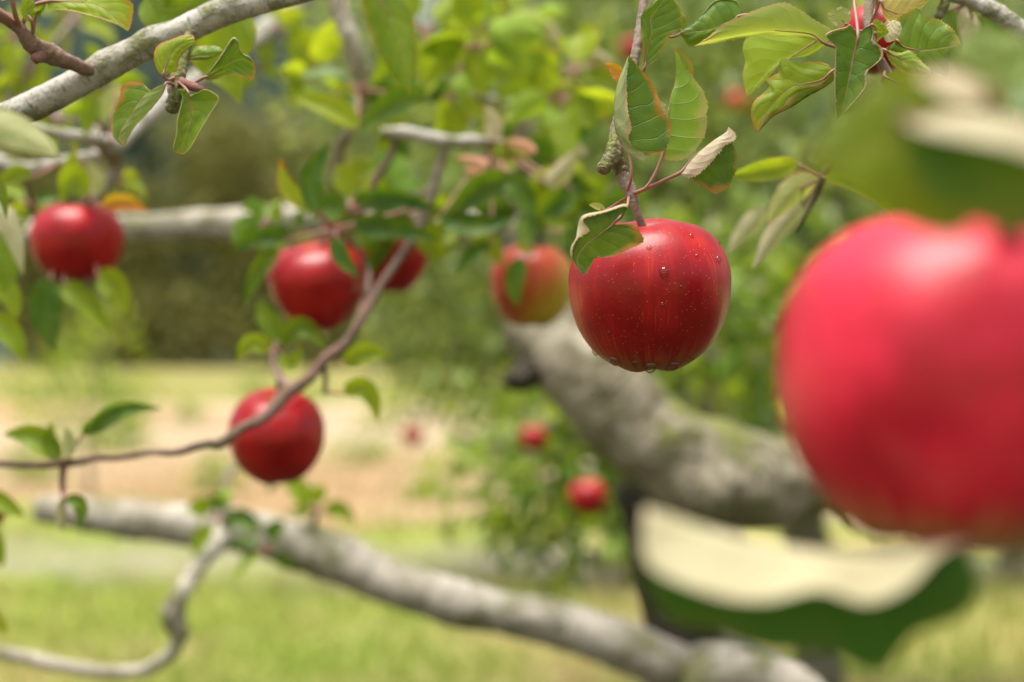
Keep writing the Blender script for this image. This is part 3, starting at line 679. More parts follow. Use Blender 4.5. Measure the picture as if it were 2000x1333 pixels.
GR, LM, YL, OR, PK = (.12, .1, 0), (.62, .15, 0), (.85, .5, .1), (.7, 2, .2), (.6, .6, 1.0)
cluster(B3, 700, 170, 1.3, 4, 95, 3, (LM, GR))
cluster(B6, 905, 130, 1.35, 7, 110, 4, (LM, LM, YL, GR))
cluster(B6, 960, 60, 1.45, 6, 100, 5, (LM, YL))
cluster(B4, 1060, 190, 1.35, 6, 110, 6, (LM, LM, GR, YL), down=.4)
cluster(B6, 880, 190, 1.3, 5, 95, 7, (LM, GR, PK))
cluster(B5, 965, 275, 1.2, 5, 70, 8, (PK, PK, GR, LM))
cluster(B5, 1080, 300, 1.45, 6, 95, 9, (LM, GR, PK, YL))
cluster(B4, 1110, 400, 1.5, 5, 90, 10, (LM, GR))
cluster(B5, 1020, 400, 1.3, 6, 85, 15, (GR, GR, LM))
cluster(B2, 560, 455, 1.5, 4, 80, 16, (GR, LM, YL))
cluster(L3, 420, 1010, 1.65, 5, 70, 17, (LM, GR), down=-.2)
cluster(L3, 520, 1075, 1.65, 4, 80, 18, (GR, LM), down=.3)
cluster(L3, 620, 1000, 1.72, 4, 70, 19, (GR, LM), down=-.5)
cluster(L3, 560, 900, 1.8, 4, 70, 20, (GR, LM))
T3 = tube('twig', [(440, 1030, 1.7, 10), (440, 980, 1.7, 8), (450, 920, 1.72, 6), (520, 900, 1.78, 5), (565, 898, 1.8, 4)], M['twig_grey'], L3, seg=8, n=6)
T4 = tube('twig', [(600, 1070, 1.74, 9), (610, 1030, 1.73, 7), (620, 1000, 1.72, 5)], M['twig_grey'], L3, seg=8, n=6)

cluster(B6, 930, 90, 1.22, 6, 135, 41, (LM, LM, YL), wr=.34)
cluster(B4, 1095, 190, 1.25, 5, 125, 42, (LM, YL, LM), wr=.34)
cluster(B3, 610, 150, 1.35, 4, 110, 43, (LM, YL), wr=.34)
cluster(B4, 790, 130, 1.4, 5, 110, 44, (LM, LM, GR), wr=.34)
cluster(B5, 1095, 330, 1.25, 5, 105, 45, (LM, PK, GR, YL), wr=.34)
cluster(B5, 800, 420, 1.25, 5, 110, 46, (GR, GR, LM), wr=.34)
cluster(B2, 520, 440, 1.3, 5, 80, 66, (GR, LM, GR)); cluster(B5, 700, 400, 1.25, 5, 85, 67, (GR, LM)); cluster(B5, 900, 420, 1.3, 5, 95, 68, (GR, GR, LM))
cluster(B4, 830, 60, 1.3, 6, 120, 48, (LM, YL, LM), wr=.36)
cluster(B6, 1120, 140, 1.35, 6, 120, 49, (LM, YL, PK), wr=.36)
cluster(B4, 760, 330, 1.35, 5, 95, 50, (LM, GR), wr=.34)
cluster(B5, 1160, 420, 1.5, 5, 100, 52, (LM, GR), wr=.34)
cluster(B3, 540, 60, 1.5, 5, 100, 53, (LM, LM, YL), wr=.34)
cluster(B6, 1010, 40, 1.5, 6, 110, 47, (LM, LM, PK), wr=.34)
leaf2(B3, [(702, -60), (748, 10), (785, 90), (802, 188)], [(706, -60), (780, -20), (812, 60), (812, 140), (802, 188)], [(698, -60), (712, 30), (745, 110), (780, 165), (802, 188)], .92, att=[(665, 20, 1.28), (680, -70, 1.0)], tint=(.42, .4, .1), seed=77, nv=50, ser=.6, dz=(10, 10), label='long green leaf hanging from the top edge')
# big dark leaves in front of the middle branches
for (b, m_, t_, w_, ti, ro, fo) in [
    ((835, 190), (770, 205), (700, 258), (26, 34), (.2, .1, 0), 0, (20, 10)),
    ((690, 395), (770, 380), (858, 412), (22, 34), (.05, .1, 0), 0, (50, 10)),
    ((690, 440), (760, 440), (862, 470), (22, 30), (.08, .1, 0), 0, (30, 10)),
    ((1000, 355), (930, 375), (862, 450), (30, 36), (.15, .1, 0), 0, (10, 30)),
    ((985, 345), (1020, 385), (1045, 450), (30, 26), (.12, .1, 0), 0, (10, 30)),
    ((860, 420), (930, 440), (1000, 425), (22, 28), (.10, .1, 0), 0, (10, 30)),
    ((1120, 370), (1090, 400), (1050, 425), (24, 24), (.10, .1, 0), 0, (10, 30)),
    ((960, 480), (920, 500), (890, 545), (14, 18), (.12, .1, 0), 0, (20, 20)),
    ((950, 330), (930, 320), (890, 305), (18, 18), (.6, 1.9, 1), 180, (20, 20)),
    ((960, 275), (962, 240), (945, 205), (22, 18), (.6, .8, 1), 180, (20, 20)),
    ((1045, 300), (1020, 285), (985, 275), (15, 15), (.6, 2, 1), 180, (20, 20)),
    ((970, 350), (940, 345), (905, 330), (20, 14), (.6, 2, .9), 180, (20, 20)),
    ((1065, 360), (1100, 330), (1125, 290), (26, 20), (.7, .4, .9), 180, (20, 20)),
    ((560, 470), (510, 465), (455, 495), (20, 22), (.05, .1, 0), 0, (20, 20)),
    ((545, 490), (505, 530), (480, 600), (20, 20), (.2, .1, 0), 0, (20, 20)),
    ((700, 250), (640, 210), (570, 190), (26, 28), (.7, .3, 0), 20, (20, 20)),
]:
    leaf(B5 if m_[0] > 640 else B2, (b, m_, t_), 1.17, w_, tint=ti, roll=ro, fold=fo, curl=(20, 20), q=0,
         att=[((840, 400, 1.2) if m_[1] > 360 and m_[0] < 880 else (965, 280, 1.22) if m_[0] > 870 else (700, 175, 1.32) if m_[1] < 250 else (660, 425, 1.4) if m_[0] > 600 else (600, 440, 1.7))])

# ------------------------------------------------------------------ upper-left grey branch, nearly in focus
ul = root('apple_branch', W(-60, 262, .78), 'smooth pale grey branch crossing the upper left corner, spur with five leaves', 'branch')
BR = tube('bark', [(-60, 262, .78, 29), (20, 226, .78, 28), (110, 185, .78, 28), (205, 132, .78, 29), (290, 88, .78, 27), (370, 55, .78, 26), (440, 22, .78, 28), (520, 2, .78, 22), (620, -22, .78, 19), (700, -60, .78, 18)],
     M['bark'], ul, seg=40, n=24, rough=.025, knots=18, seed=21, kh_=.45)
SP = tube('spur', [(372, 62, .77, 10), (362, 95, .765, 9), (355, 125, .76, 11), (347, 150, .755, 15), (342, 185, .75, 14), (338, 208, .75, 13), (337, 220, .75, 10)], M['moss'], ul, seg=24, n=14, rough=.14, knots=5, seed=22, freq=350)
tube('bud', [(352, 158, .752, 8), (372, 168, .745, 9), (388, 172, .742, 8), (400, 176, .74, 2)], M['twig'], SP, seg=14, n=8, rough=.1)
Z = zm(200, 60, 5.128)
leaf2(SP, [(615, 450), (640, 330), (720, 200), (820, 130), (925, 95)], [(610, 450), (560, 410), (520, 300), (525, 210), (570, 140), (680, 95), (820, 45), (910, 55), (925, 95)],
      [(620, 450), (700, 420), (755, 390), (770, 290), (840, 200), (940, 120), (925, 95)], .738, Z, lip=(0, 3), att=[(345, 150, .752), (328, 156, .745)], tint=(.72, .85, .2), seed=3, ser=.5)
leaf2(SP, [(640, 525), (590, 650), (450, 830), (330, 960), (250, 1090), (215, 1165)], [(630, 530), (520, 580), (400, 680), (300, 820), (165, 1050), (180, 1110), (215, 1165)],
      [(630, 525), (470, 600), (420, 545), (380, 508), (260, 515), (190, 560), (170, 700), (95, 880), (110, 1060), (215, 1165)], .738, Z, dz=(-8, 10), att=[(342, 168, .75)], tint=(.30, .75, .3), seed=4, ser=.8)
leaf2(SP, [(850, 600), (880, 720), (900, 830), (850, 1000), (780, 1235)], [(860, 680), (920, 640), (1020, 590), (1110, 620), (1170, 690), (1080, 840), (1000, 980), (900, 1150), (830, 1235), (780, 1240)],
      [(840, 590), (760, 590), (800, 660), (780, 760), (745, 900), (735, 1050), (705, 1190), (760, 1235)], .732, Z, dz=(-4, -4), lip=(3, 3), att=[(348, 160, .75)], tint=(.34, .65, .1), seed=5, ser=.8, pr=2.2)
leaf2(SP, [(1010, 475), (1150, 410), (1290, 320), (1400, 290), (1530, 350)], [(1020, 465), (1100, 370), (1200, 230), (1300, 75), (1360, 100), (1370, 160), (1410, 230), (1470, 260), (1530, 330)],
      [(1020, 480), (1100, 500), (1250, 440), (1400, 460), (1490, 500), (1530, 430), (1530, 350)], .738, Z, dz=(-6, 4), lip=(4, 0), att=[(352, 165, .752), (375, 164, .748)], tint=(.28, .6, .5), seed=6, ser=1)
leaf2(SP, [(850, 300), (960, 260), (1080, 250), (1200, 210)], [(855, 290), (870, 210), (960, 165), (1080, 155), (1160, 165), (1210, 205)], [(850, 310), (900, 295), (1080, 285), (1200, 215)], .765, Z, att=[(356, 125, .762)], tint=(.36, .4, .1), seed=7, ser=1)
leaf(SP, ((375, 125), (430, 130), (470, 205)), .90, (42, 40), att=[(360, 110, .77)], tint=(.66, .15, 0), q=0)
leaf(BR, ((470, 10), (430, 80), (385, 120)), .88, (60, 60), att=[(500, 0, .79)], tint=(.60, .15, 0), q=0)
leaf(BR, ((290, -10), (340, 20), (420, -30)), .84, (60, 50), att=[(500, 0, .79)], tint=(.40, .15, .2), q=0)
TW = tube('twig', [(-40, 10, .74, 11), (0, 30, .74, 12), (40, 58, .745, 13), (62, 88, .75, 17), (95, 105, .755, 20), (130, 120, .76, 15), (165, 134, .77, 13), (190, 142, .78, 12)], M['twig'], ul, seg=24, n=14, rough=.12, knots=5, seed=23, freq=300)
tube('stub', [(95, 105, .755, 15), (75, 112, .75, 12), (68, 118, .748, 9)], M['twig'], TW, seg=14, n=8, rough=.1)
leaf2(TW, [(275, 10), (450, 10), (600, 50), (742, 182)], [(280, -10), (450, -70), (650, -50), (760, 20), (762, 110), (742, 182)], [(280, 50), (400, 68), (530, 100), (660, 138), (742, 182)],
      .742, zm(0, 0, 2.963), dz=(8, -8), lip=(0, 3), att=[(42, 50, .745), (60, 15, .742)], tint=(.72, .8, .2), seed=8, ser=1.5, pr=4)
leaf(TW, ((62, 42), (52, 15), (60, -20)), .74, (14, 20), att=[(60, 80, .75), (64, 60, .745)], fold=(30, 20), tint=(.55, .3, 0), seed=9, pr=3.5)
leaf(TW, ((70, 30), (85, 10), (88, -20)), .745, (10, 14), att=[(64, 75, .75)], fold=(30, 70), tint=(.5, .5, .6), seed=10)
for a in ([(40, 55, .745), (30, 30, .735), (22, -10, .73)], [(35, 55, .745), (15, 35, .735), (-15, 15, .73)]):
    leaf(TW, ((a[-1][0], a[-1][1]), (a[-1][0] - 30, a[-1][1] - 20), (a[-1][0] - 60, a[-1][1] - 60)), .73, (25, 25), att=a, tint=(.4, .4, 0), pr=5)
leaf(BR, ((-60, 235), (30, 258), (118, 308)), .52, (34, 42), roll=165, fold=(10, 20), tint=(.45, .1, .55), q=0, att=[(-80, 262, .7)])

# ------------------------------------------------------------------ the sharp twig that carries the focused apple
DF = .715
ft = root('apple_branch', W(1262, -60, .74), 'thin grey twig with mossy spur and curled leaves above the sharp apple', 'branch')
FT = tube('bark', [(1268, -70, .745, 9), (1256, 10, .74, 8), (1247, 75, .735, 9.5), (1237, 128, .732, 10), (1215, 200, .73, 10), (1199, 262, .725, 9), (1200, 292, .722, 13), (1208, 322, .718, 14), (1220, 350, .716, 14), (1232, 378, .715, 12), (1240, 398, .714, 8)],
     M['twig_grey'], ft, seg=28, n=16, rough=.10, knots=8, seed=31, freq=420)
tube('spur', [(1199, 262, .722, 8), (1200, 285, .718, 14), (1192, 308, .712, 15), (1182, 326, .708, 13), (1177, 334, .706, 10)], M['moss'], FT, seg=24, n=14, rough=.16, knots=4, seed=33, freq=420)
for k, (x, y) in enumerate(((1203, 305), (1210, 322), (1216, 338))):
    tube('spur_ring', [(x - 2.4, y - 4, .719 - k * .001, 12.5), (x, y, .718 - k * .001, 16), (x + 2.4, y + 4, .717 - k * .001, 12.5)], M['moss'], FT, seg=20, n=4, rough=.12, seed=k, freq=500)
Z = zm(1100, 80, 3.508)
leaf2(FT, [(450, 785), (400, 720), (355, 600), (345, 450), (370, 300), (420, 170), (448, 100)], [(455, 790), (545, 820), (545, 770), (470, 720), (440, 650), (465, 600), (440, 480), (430, 300), (435, 200), (448, 100)],
      [(455, 785), (580, 785), (690, 745), (735, 580), (685, 500), (640, 370), (590, 270), (510, 180), (448, 100)], .700, Z, dz=(-12, 14), bulge=8, att=[(1226, 372, .706), (1233, 345, .70)], tint=(.14, .9, .45), seed=41, nv=120, ser=3, teeth=34, pr=3)
leaf2(FT, [(695, 730), (716, 600), (722, 480), (735, 380), (765, 290), (772, 190), (757, 52)], [(695, 740), (697, 808), (810, 805), (905, 740), (972, 620), (975, 500), (985, 460), (965, 370), (930, 310), (870, 230), (820, 170), (757, 52)],
      [(700, 740), (760, 620), (800, 480), (830, 340), (885, 210), (840, 110), (757, 50)], .712, Z, dz=(-4, 22), bulge=-4, att=[(1238, 378, .71), (1262, 366, .708), (1284, 330, .71)], tint=(.40, .5, .0), seed=42, nv=120, ser=3.4, teeth=30, pr=3.2)
leaf2(FT, [(800, 905), (900, 790), (1020, 690), (1110, 630), (1133, 590)], [(800, 908), (860, 935), (950, 890), (1045, 785), (1100, 720), (1165, 680), (1175, 640), (1133, 590)],
      [(810, 912), (890, 950), (960, 1000), (1040, 1042), (1120, 1000), (1172, 900), (1188, 790), (1155, 690), (1133, 590)], .706, Z, dz=(-10, 12), bulge=8, att=[(1240, 378, .712), (1272, 364, .71), (1302, 350, .71)], tint=(.06, .5, 1.0), seed=43, nv=120, ser=3, teeth=28, pr=3.4)
Z = zm(1050, 380, 3.3333)
leaf2(FT, [(490, 195), (400, 265), (310, 330), (255, 430), (300, 530)], [(500, 195), (610, 198), (660, 240), (688, 300), (640, 335), (560, 370), (500, 400), (420, 412), (380, 405), (340, 470), (300, 530)],
      [(500, 188), (560, 150), (576, 62), (430, 105), (285, 145), (250, 280), (216, 345), (222, 420), (300, 530)], .668, Z, dz=(4, -2), bulge=5,
      R2=[(500, 188), (555, 150), (575, 80), (440, 116), (300, 158), (332, 236), (258, 288), (224, 368), (232, 430), (300, 530)], att=[(1228, 385, .708), (1224, 405, .68), (1212, 422, .667)], tint=(.14, .6, .8), seed=44, nv=120, ser=2.6, teeth=26, pr=2.4)
leaf(FT, ((1182, 412), (1165, 405), (1150, 400)), .72, (10, 7), att=[(1226, 385, .715), (1208, 396, .718)], roll=150, tint=(.5, .6, .5), seed=45)
leaf(FT, ((1216, 168), (1204, 138), (1180, 126)), .725, (15, 13), att=[(1222, 182, .73)], tint=(.8, 2, 0), seed=46, label='small bright orange leaf tip')
leaf(FT, ((1302, 232), (1292, 215), (1290, 196)), .722, (16, 16), att=[(1302, 270, .716)], roll=160, tint=(.5, .9, .6), seed=47)
leaf2(FT, [(1775, 395), (1790, 280), (1815, 190), (1808, 110), (1850, 50), (1890, -10)], [(1770, 390), (1772, 280), (1758, 200), (1755, 100), (1790, 50), (1860, -15)],
      [(1785, 385), (1850, 335), (1900, 230), (1940, 190), (1985, 160), (1980, 70), (1930, -10)], .722, zm(660, 0, 2.963), dz=(-8, 6), lip=(0, 0), att=[(1240, 130, .73), (1252, 142, .726)], tint=(.22, .35, .3), seed=48, ser=1.2)
leaf(FT, ((1330, 66), (1318, 35), (1305, -5)), .735, (18, 22), att=[(1262, 20, .738), (1300, 70, .735)], roll=30, tint=(.3, .35, .4), seed=49)

fa = apple(1268, 573, .722, 156, 'apple', 'sharp red apple with water drops, hanging centre right under curled leaves', stem=[(1243, 412, .714), (1238, 392, .714)], stemr=8, tilt=(9, -2), h=.975, taper=.10, low=.72, dt=.25, db=.08, seed=3, na=128, nt=96, spin=35)
from mathutils.bvhtree import BVHTree
sk_ = [c for c in fa.children if c.name.startswith('skin')][0].data; fbvh = BVHTree.FromPolygons([v.co.copy() for v in sk_.vertices], [tuple(p.vertices) for p in sk_.polygons])
# wet drops clinging to it
def drop(apple_root, px, py, r, hang=0, d=None):
    c = Vector(apple_root.location); mw_ = Matrix.LocRotScale(apple_root.location, apple_root.rotation_euler, None) @ Matrix.Rotation(math.radians(35), 4, 'Z')
    iv = mw_.inverted(); o = Vector((0, 0, CH)); k = (W(px, py, 1) - o).normalized(); bvh = fbvh
    hit = bvh.ray_cast(iv @ o, (iv.to_3x3() @ k).normalized())
    if hit[0] is None: hit = bvh.find_nearest(iv @ (o + k * k.dot(c - o)))
    n = (mw_.to_3x3() @ hit[1]).normalized()
    if n.dot(k) > 0 and False: n = -n
    p = mw_ @ hit[0] - n * r * .722 / FPX * .02; s = r * .722 / FPX
    rotm = n.to_track_quat('Z', 'Y').to_matrix(); V, F = [], []
    for i in range(13):
        a = math.pi * i / 12
        for j in range(20):
            t = 2 * math.pi * j / 20
            lp = Vector((math.sin(a) * math.cos(t), math.sin(a) * math.sin(t) * 1.0, math.cos(a) * .8)) * s
            v = rotm @ lp
            v += Vector((0, 0, -1)) * s * hang * max(0, -(v.z) / s) ** 1.5
            V.append(v + p)
    for i in range(12):
        for j in range(20):
            F.append((i * 20 + j, (i + 1) * 20 + j, (i + 1) * 20 + (j + 1) % 20, i * 20 + (j + 1) % 20))
    mw = Matrix.LocRotScale(apple_root.location, apple_root.rotation_euler, None).inverted()
    return obj('water_drop', mesh('water_drop', [mw @ v for v in V], F, M['water']), apple_root)
for px, py, r, hg in ((1297, 530, 9, .7), (1350, 461, 6, 0), (1268, 484, 5, 0), (1403, 507, 7, .4), (1404, 476, 4, 0), (1361, 500, 4, 0), (1200, 703, 11, .3), (1270, 714, 13, .5), (1316, 712, 10, .5), (1163, 686, 8, .4), (1240, 708, 7, .3), (1352, 698, 6, .3), (1294, 596, 4, 0), (1190, 650, 4, 0),
        (1330, 560, 3, 0), (1245, 690, 4, 0)):
    drop(fa, px, py, r, hg)

# ------------------------------------------------------------------ leafy branch in the upper right
ur = root('apple_branch', W(2060, 120, .80), 'dark lichened branch in the upper right with wavy serrated leaves', 'branch')
UB = tube('bark', [(2080, 130, .80, 22), (2010, 75, .80, 20), (1950, 28, .80, 18), (1895, 2, .80, 13), (1840, -12, .79, 10), (1760, -40, .77, 9), (1700, -60, .76, 9)], M['bark'], ur, seg=24, n=12, rough=.12, knots=8, seed=51, freq=250)
tube('spur', [(1850, -8, .79, 9), (1842, 15, .79, 10), (1832, 36, .79, 8)], M['moss'], UB, seg=16, n=8, rough=.14, freq=350)
UT = tube('twig', [(1704, -60, .76, 8), (1698, 0, .755, 9), (1696, 50, .75, 9), (1708, 100, .75, 9), (1730, 140, .755, 10), (1738, 175, .76, 9)], M['twig_grey'], ur, seg=18, n=10, rough=.10, knots=4, seed=52, freq=350)
def g(pts, d, w, att, **kw): return leaf(UT, pts, d, w, att=att, nv=kw.pop('nv', 84), nu=7, **kw)
Z = zm(1300, 0, 3.077)
def g2(mid, L, R, d, att, **kw): return leaf2(UT, mid, L, R, d, Z, att=att, **kw)
g2([(970, 268), (870, 207), (720, 187), (560, 190), (400, 217), (250, 250), (170, 278)], [(970, 262), (992, 185), (900, 130), (740, 30), (600, 45), (450, 105), (340, 160), (250, 232), (170, 278)],
   [(965, 275), (880, 235), (720, 210), (560, 210), (400, 235), (250, 264), (170, 278)], .708, [(1696, 55, .75), (1650, 90, .722)], dz=(-10, 14), bulge=-9, tint=(.66, .6, .22), seed=61, ser=2.4, pr=3.2)
g2([(455, 95), (350, 150), (220, 187), (90, 195)], [(455, 100), (340, 180), (240, 245), (150, 278), (85, 200)], [(455, 85), (420, 5), (300, 5), (200, 110), (90, 190)], .722, [(1600, 60, .73), (1500, 30, .725)], lip=(0, 2), tint=(.20, .2, .3), seed=62, ser=1.5)
g2([(960, 208), (880, 262), (780, 330), (640, 420), (490, 582)], [(955, 200), (820, 185), (640, 195), (500, 225), (465, 290), (480, 370), (465, 460), (490, 585)],
   [(965, 215), (960, 260), (860, 330), (760, 350), (700, 370), (600, 480), (490, 585)], .745, [(1700, 60, .752), (1650, 78, .748)], tint=(.92, .35, .0), seed=63, ser=.8)
g2([(1005, 425), (910, 495), (780, 515), (680, 590), (600, 690), (555, 800)], [(1007, 432), (1010, 480), (960, 525), (850, 585), (760, 645), (650, 700), (600, 750), (555, 800)],
   [(1000, 415), (960, 385), (870, 375), (800, 385), (720, 355), (685, 380), (680, 440), (610, 480), (620, 530), (530, 620), (520, 700), (535, 760), (555, 800)], .706, [(1700, 110, .75), (1660, 125, .72)],
   L2=[(1005, 445), (900, 512), (820, 512), (745, 575), (720, 630), (640, 670), (590, 715), (555, 800)], tint=(.60, .7, .1), seed=64, ser=1.8, wob=5, pr=2.6)
g2([(1155, 215), (1140, 290), (1110, 430), (1085, 560), (1060, 650), (1030, 722)], [(1160, 210), (1200, 165), (1240, 150), (1255, 190), (1250, 240), (1300, 290), (1305, 345), (1260, 390), (1215, 430), (1215, 500), (1180, 560), (1100, 650), (1030, 722)],
   [(1150, 210), (1110, 150), (1080, 165), (1000, 185), (960, 215), (1000, 250), (1020, 290), (1015, 420), (1015, 560), (1030, 722)], .686, [(1668, -60, .72), (1668, 0, .705), (1673, 40, .692)], dz=(-12, -14), lip=(4, 3), bulge=-3, tint=(.12, .5, .6), seed=65, ser=2, pr=3.2)
g2([(1385, 240), (1455, 300), (1540, 305), (1650, 290), (1775, 272)], [(1380, 230), (1370, 150), (1430, 100), (1520, 60), (1560, 105), (1650, 130), (1730, 190), (1775, 265)],
   [(1380, 250), (1310, 310), (1380, 330), (1480, 400), (1600, 440), (1705, 480), (1690, 340), (1700, 300), (1775, 275)], .706, [(1700, 60, .75), (1728, 72, .72)], tint=(.26, .35, .5), seed=66, ser=2.6, lip=(0, 4), wob=5)
g2([(1315, 300), (1400, 350), (1500, 390), (1600, 445)], [(1320, 310), (1380, 400), (1480, 450), (1600, 448)], [(1320, 300), (1400, 322), (1468, 310), (1530, 370), (1575, 410), (1600, 445)], .698, [(1700, 90, .74), (1712, 96, .71)], tint=(.72, .6, .1), seed=67, ser=2.6)
g2([(1292, 5), (1350, 90), (1450, 60), (1600, -20)], [(1290, 0), (1300, 60), (1335, 125), (1420, 110), (1520, 60), (1600, -20)], [(1292, -5), (1340, -40), (1450, -60), (1600, -25)], .716, [(1700, 50, .752), (1712, 20, .73)], tint=(.95, 1.6, .1), seed=68, label='yellow leaf with orange margin', ser=.8)
g2([(1090, 150), (1060, 120), (1040, 90), (1020, 60)], [(1095, 150), (1112, 100), (1095, 60), (1050, 48), (1020, 58)], [(1085, 155), (1040, 155), (990, 120), (978, 90), (1020, 60)], .695, [(1700, 62, .74), (1670, 60, .71)], tint=(.5, .4, .5), seed=69, nv=50, dz=(-8, 4))
g2([(1300, 180), (1345, 150), (1375, 130), (1410, 135)], [(1300, 185), (1330, 250), (1390, 230), (1415, 180), (1410, 138)], [(1300, 175), (1330, 130), (1370, 118), (1408, 132)], .70, [(1700, 72, .74)], tint=(.6, .5, .9), seed=70, nv=50, dz=(-8, 4))
g2([(1240, 150), (1290, 185), (1300, 220), (1262, 262)], [(1238, 148), (1262, 120), (1312, 150), (1335, 200), (1290, 235), (1262, 262)], [(1240, 152), (1270, 195), (1275, 225), (1262, 262)], .682, [(1698, 88, .74), (1700, 55, .70)], tint=(.6, .5, .9), seed=72, nv=50, dz=(-6, 4))
g(((1728, 150), (1790, 170), (1850, 158)), .73, (30, 34), [(1728, 140, .755)], fold=(20, 20), tint=(.5, .4, .6), seed=71)
for (b, m_, t_, w_, ti, d_, ro) in [((1870, 20), (1900, 60), (1885, 120), (26, 24), (.4, .3, .9), .86, 160), ((1900, 40), (1940, 90), (1960, 170), (34, 34), (.15, .1, 0), .88, 0),
      ((1850, 20), (1870, 90), (1900, 150), (36, 34), (.2, .1, 0), .9, 10), ((1960, 40), (1985, 100), (2000, 190), (40, 34), (.15, .1, 0), .9, 0),
      ((1560, 320), (1490, 335), (1420, 345), (22, 26), (.72, .5, 0), .88, 0), ((1600, 350), (1545, 380), (1500, 440), (30, 30), (.75, 1.1, .5), .92, 170),
      ((1570, 400), (1520, 450), (1470, 530), (24, 26), (.35, .2, .9), .95, 170), ((1610, 345), (1700, 370), (1760, 440), (22, 20), (.7, .6, .2), .85, 0),
      ((1500, 405), (1460, 450), (1420, 500), (24, 22), (.5, .2, .8), 1.0, 170), ((1680, 330), (1760, 330), (1830, 380), (26, 26), (.5, .3, .8), .85, 170)]:
    leaf(UB, (b, m_, t_), d_, w_, tint=ti, roll=ro, fold=(15, 25), curl=(10, 20), q=0, att=[(1608, 345, .88)] if m_[1] > 250 else [(1890, 5, .80)])
tube('twig', [(1740, 170, .76, 7), (1700, 240, .80, 6), (1640, 300, .85, 6), (1608, 345, .88, 8), (1590, 390, .9, 5), (1555, 450, .93, 4)], M['twig'], UT, seg=10, n=8, rough=.08)
apple(1712, 78, .95, 74, 'apple_red', 'red apple mostly hidden behind the wavy leaves at upper right', seed=6, stem=[(1712, -20, .88), (1705, -50, .78)], dt=.25)
apple(1815, 590, .62, 172, 'apple_red', 'red apple almost fully hidden behind the large blurred apple', seed=7, stem=[(1775, 330, .7), (1740, 175, .76)], tilt=(5, 0))

# ------------------------------------------------------------------ very near, out of focus: big apple and its leaves
na_ = apple(1866, 742, .372, 348, 'apple_near', 'very large blurred red apple filling the right edge', stem=[(1975, 440, .335), (1985, 330, .335)], stemr=14, tilt=(4, 3), h=.97, taper=.08, dt=.20, seed=9, na=96, nt=64)
nb = root('apple_branch', W(2150, 200, .34), 'blurred nearest branch with big dark leaves at the right edge', 'branch')
NB = tube('bark', [(2150, 140, .34, 26), (2060, 240, .34, 24), (2000, 300, .337, 22), (1982, 345, .335, 18)], M['twig_grey'], nb, seg=16, n=8)
def nl2(parent, mid, L, R, d, tint, seed, dz=(8, 8), label=None, att=(1985, 330, .335), **kw): return leaf2(parent, mid, L, R, d, None, dz=dz, att=[att], tint=tint, seed=seed, nv=40, ser=0, wob=8, pr=8, label=label, **kw)
nl2(NB, [(1930, 310), (1780, 290), (1680, 285), (1575, 310)], [(1930, 315), (1880, 450), (1760, 430), (1670, 370), (1565, 320)], [(1930, 300), (1850, 165), (1750, 150), (1640, 225), (1565, 305)], .31, (.36, .2, .1), 91)
nl2(NB, [(1760, 238), (1880, 220), (2000, 238), (2120, 290)], [(1765, 246), (1850, 268), (1950, 286), (2060, 318), (2120, 295)], [(1770, 260), (1790, 370), (1900, 432), (2050, 430), (2120, 310)], .30, (.22, .2, .9), 92, dz=(-70, 14))
nl2(NB, [(1935, 190), (1860, 165), (1795, 150)], [(1935, 180), (1870, 138), (1795, 142)], [(1935, 206), (1860, 198), (1795, 160)], .31, (.5, .5, 1.0), 93, dz=(40, -40))
nl2(NB, [(2000, 220), (1950, 160), (1900, 60)], [(2005, 220), (2030, 140), (1960, 60), (1900, 58)], [(1995, 222), (1900, 190), (1860, 110), (1900, 60)], .37, (.15, .2, .2), 97)
nl2(NB, [(1985, 335), (1900, 360), (1830, 340), (1760, 300)], [(1985, 345), (1900, 430), (1800, 400), (1760, 305)], [(1985, 325), (1900, 290), (1820, 280), (1760, 296)], .325, (.45, .3, .1), 94)
leaf(NB, ((2060, 240), (2010, 150), (1975, 60)), (.36, .37, .38), (60, 60), att=[(2050, 260, .34)], fold=(10, 20), tint=(.12, .1, .2), nv=40, ser=0)
nl2(NB, [(1985, 345), (1985, 400), (1960, 455)], [(1990, 345), (2060, 380), (2040, 440), (1960, 457)], [(1980, 345), (1915, 370), (1915, 420), (1960, 455)], .32, (.12, .1, .2), 95)
nl = tube('twig', [(2060, 240, .34, 14), (2230, 500, .35, 12), (2260, 900, .36, 10), (2050, 1080, .35, 7), (1900, 1075, .345, 6)], M['twig_grey'], nb, seg=10, n=8)
nl2(nl, [(1880, 1062), (1834, 1066), (1720, 1082), (1627, 1078), (1503, 1060), (1379, 1030), (1262, 990)], [(1885, 1070), (1910, 1138), (1880, 1200), (1793, 1235), (1752, 1280), (1719, 1318), (1669, 1300), (1600, 1272), (1503, 1272), (1391, 1232), (1300, 1205), (1250, 1090), (1258, 1000)],
    [(1880, 1066), (1834, 1085), (1772, 1148), (1690, 1178), (1598, 1152), (1491, 1174), (1379, 1158), (1262, 1098), (1258, 995)], .335, (-.1, .1, .8), 96, dz=(25, -100), att=(1900, 1075, .345), label='large leaf folded to show its cream underside')

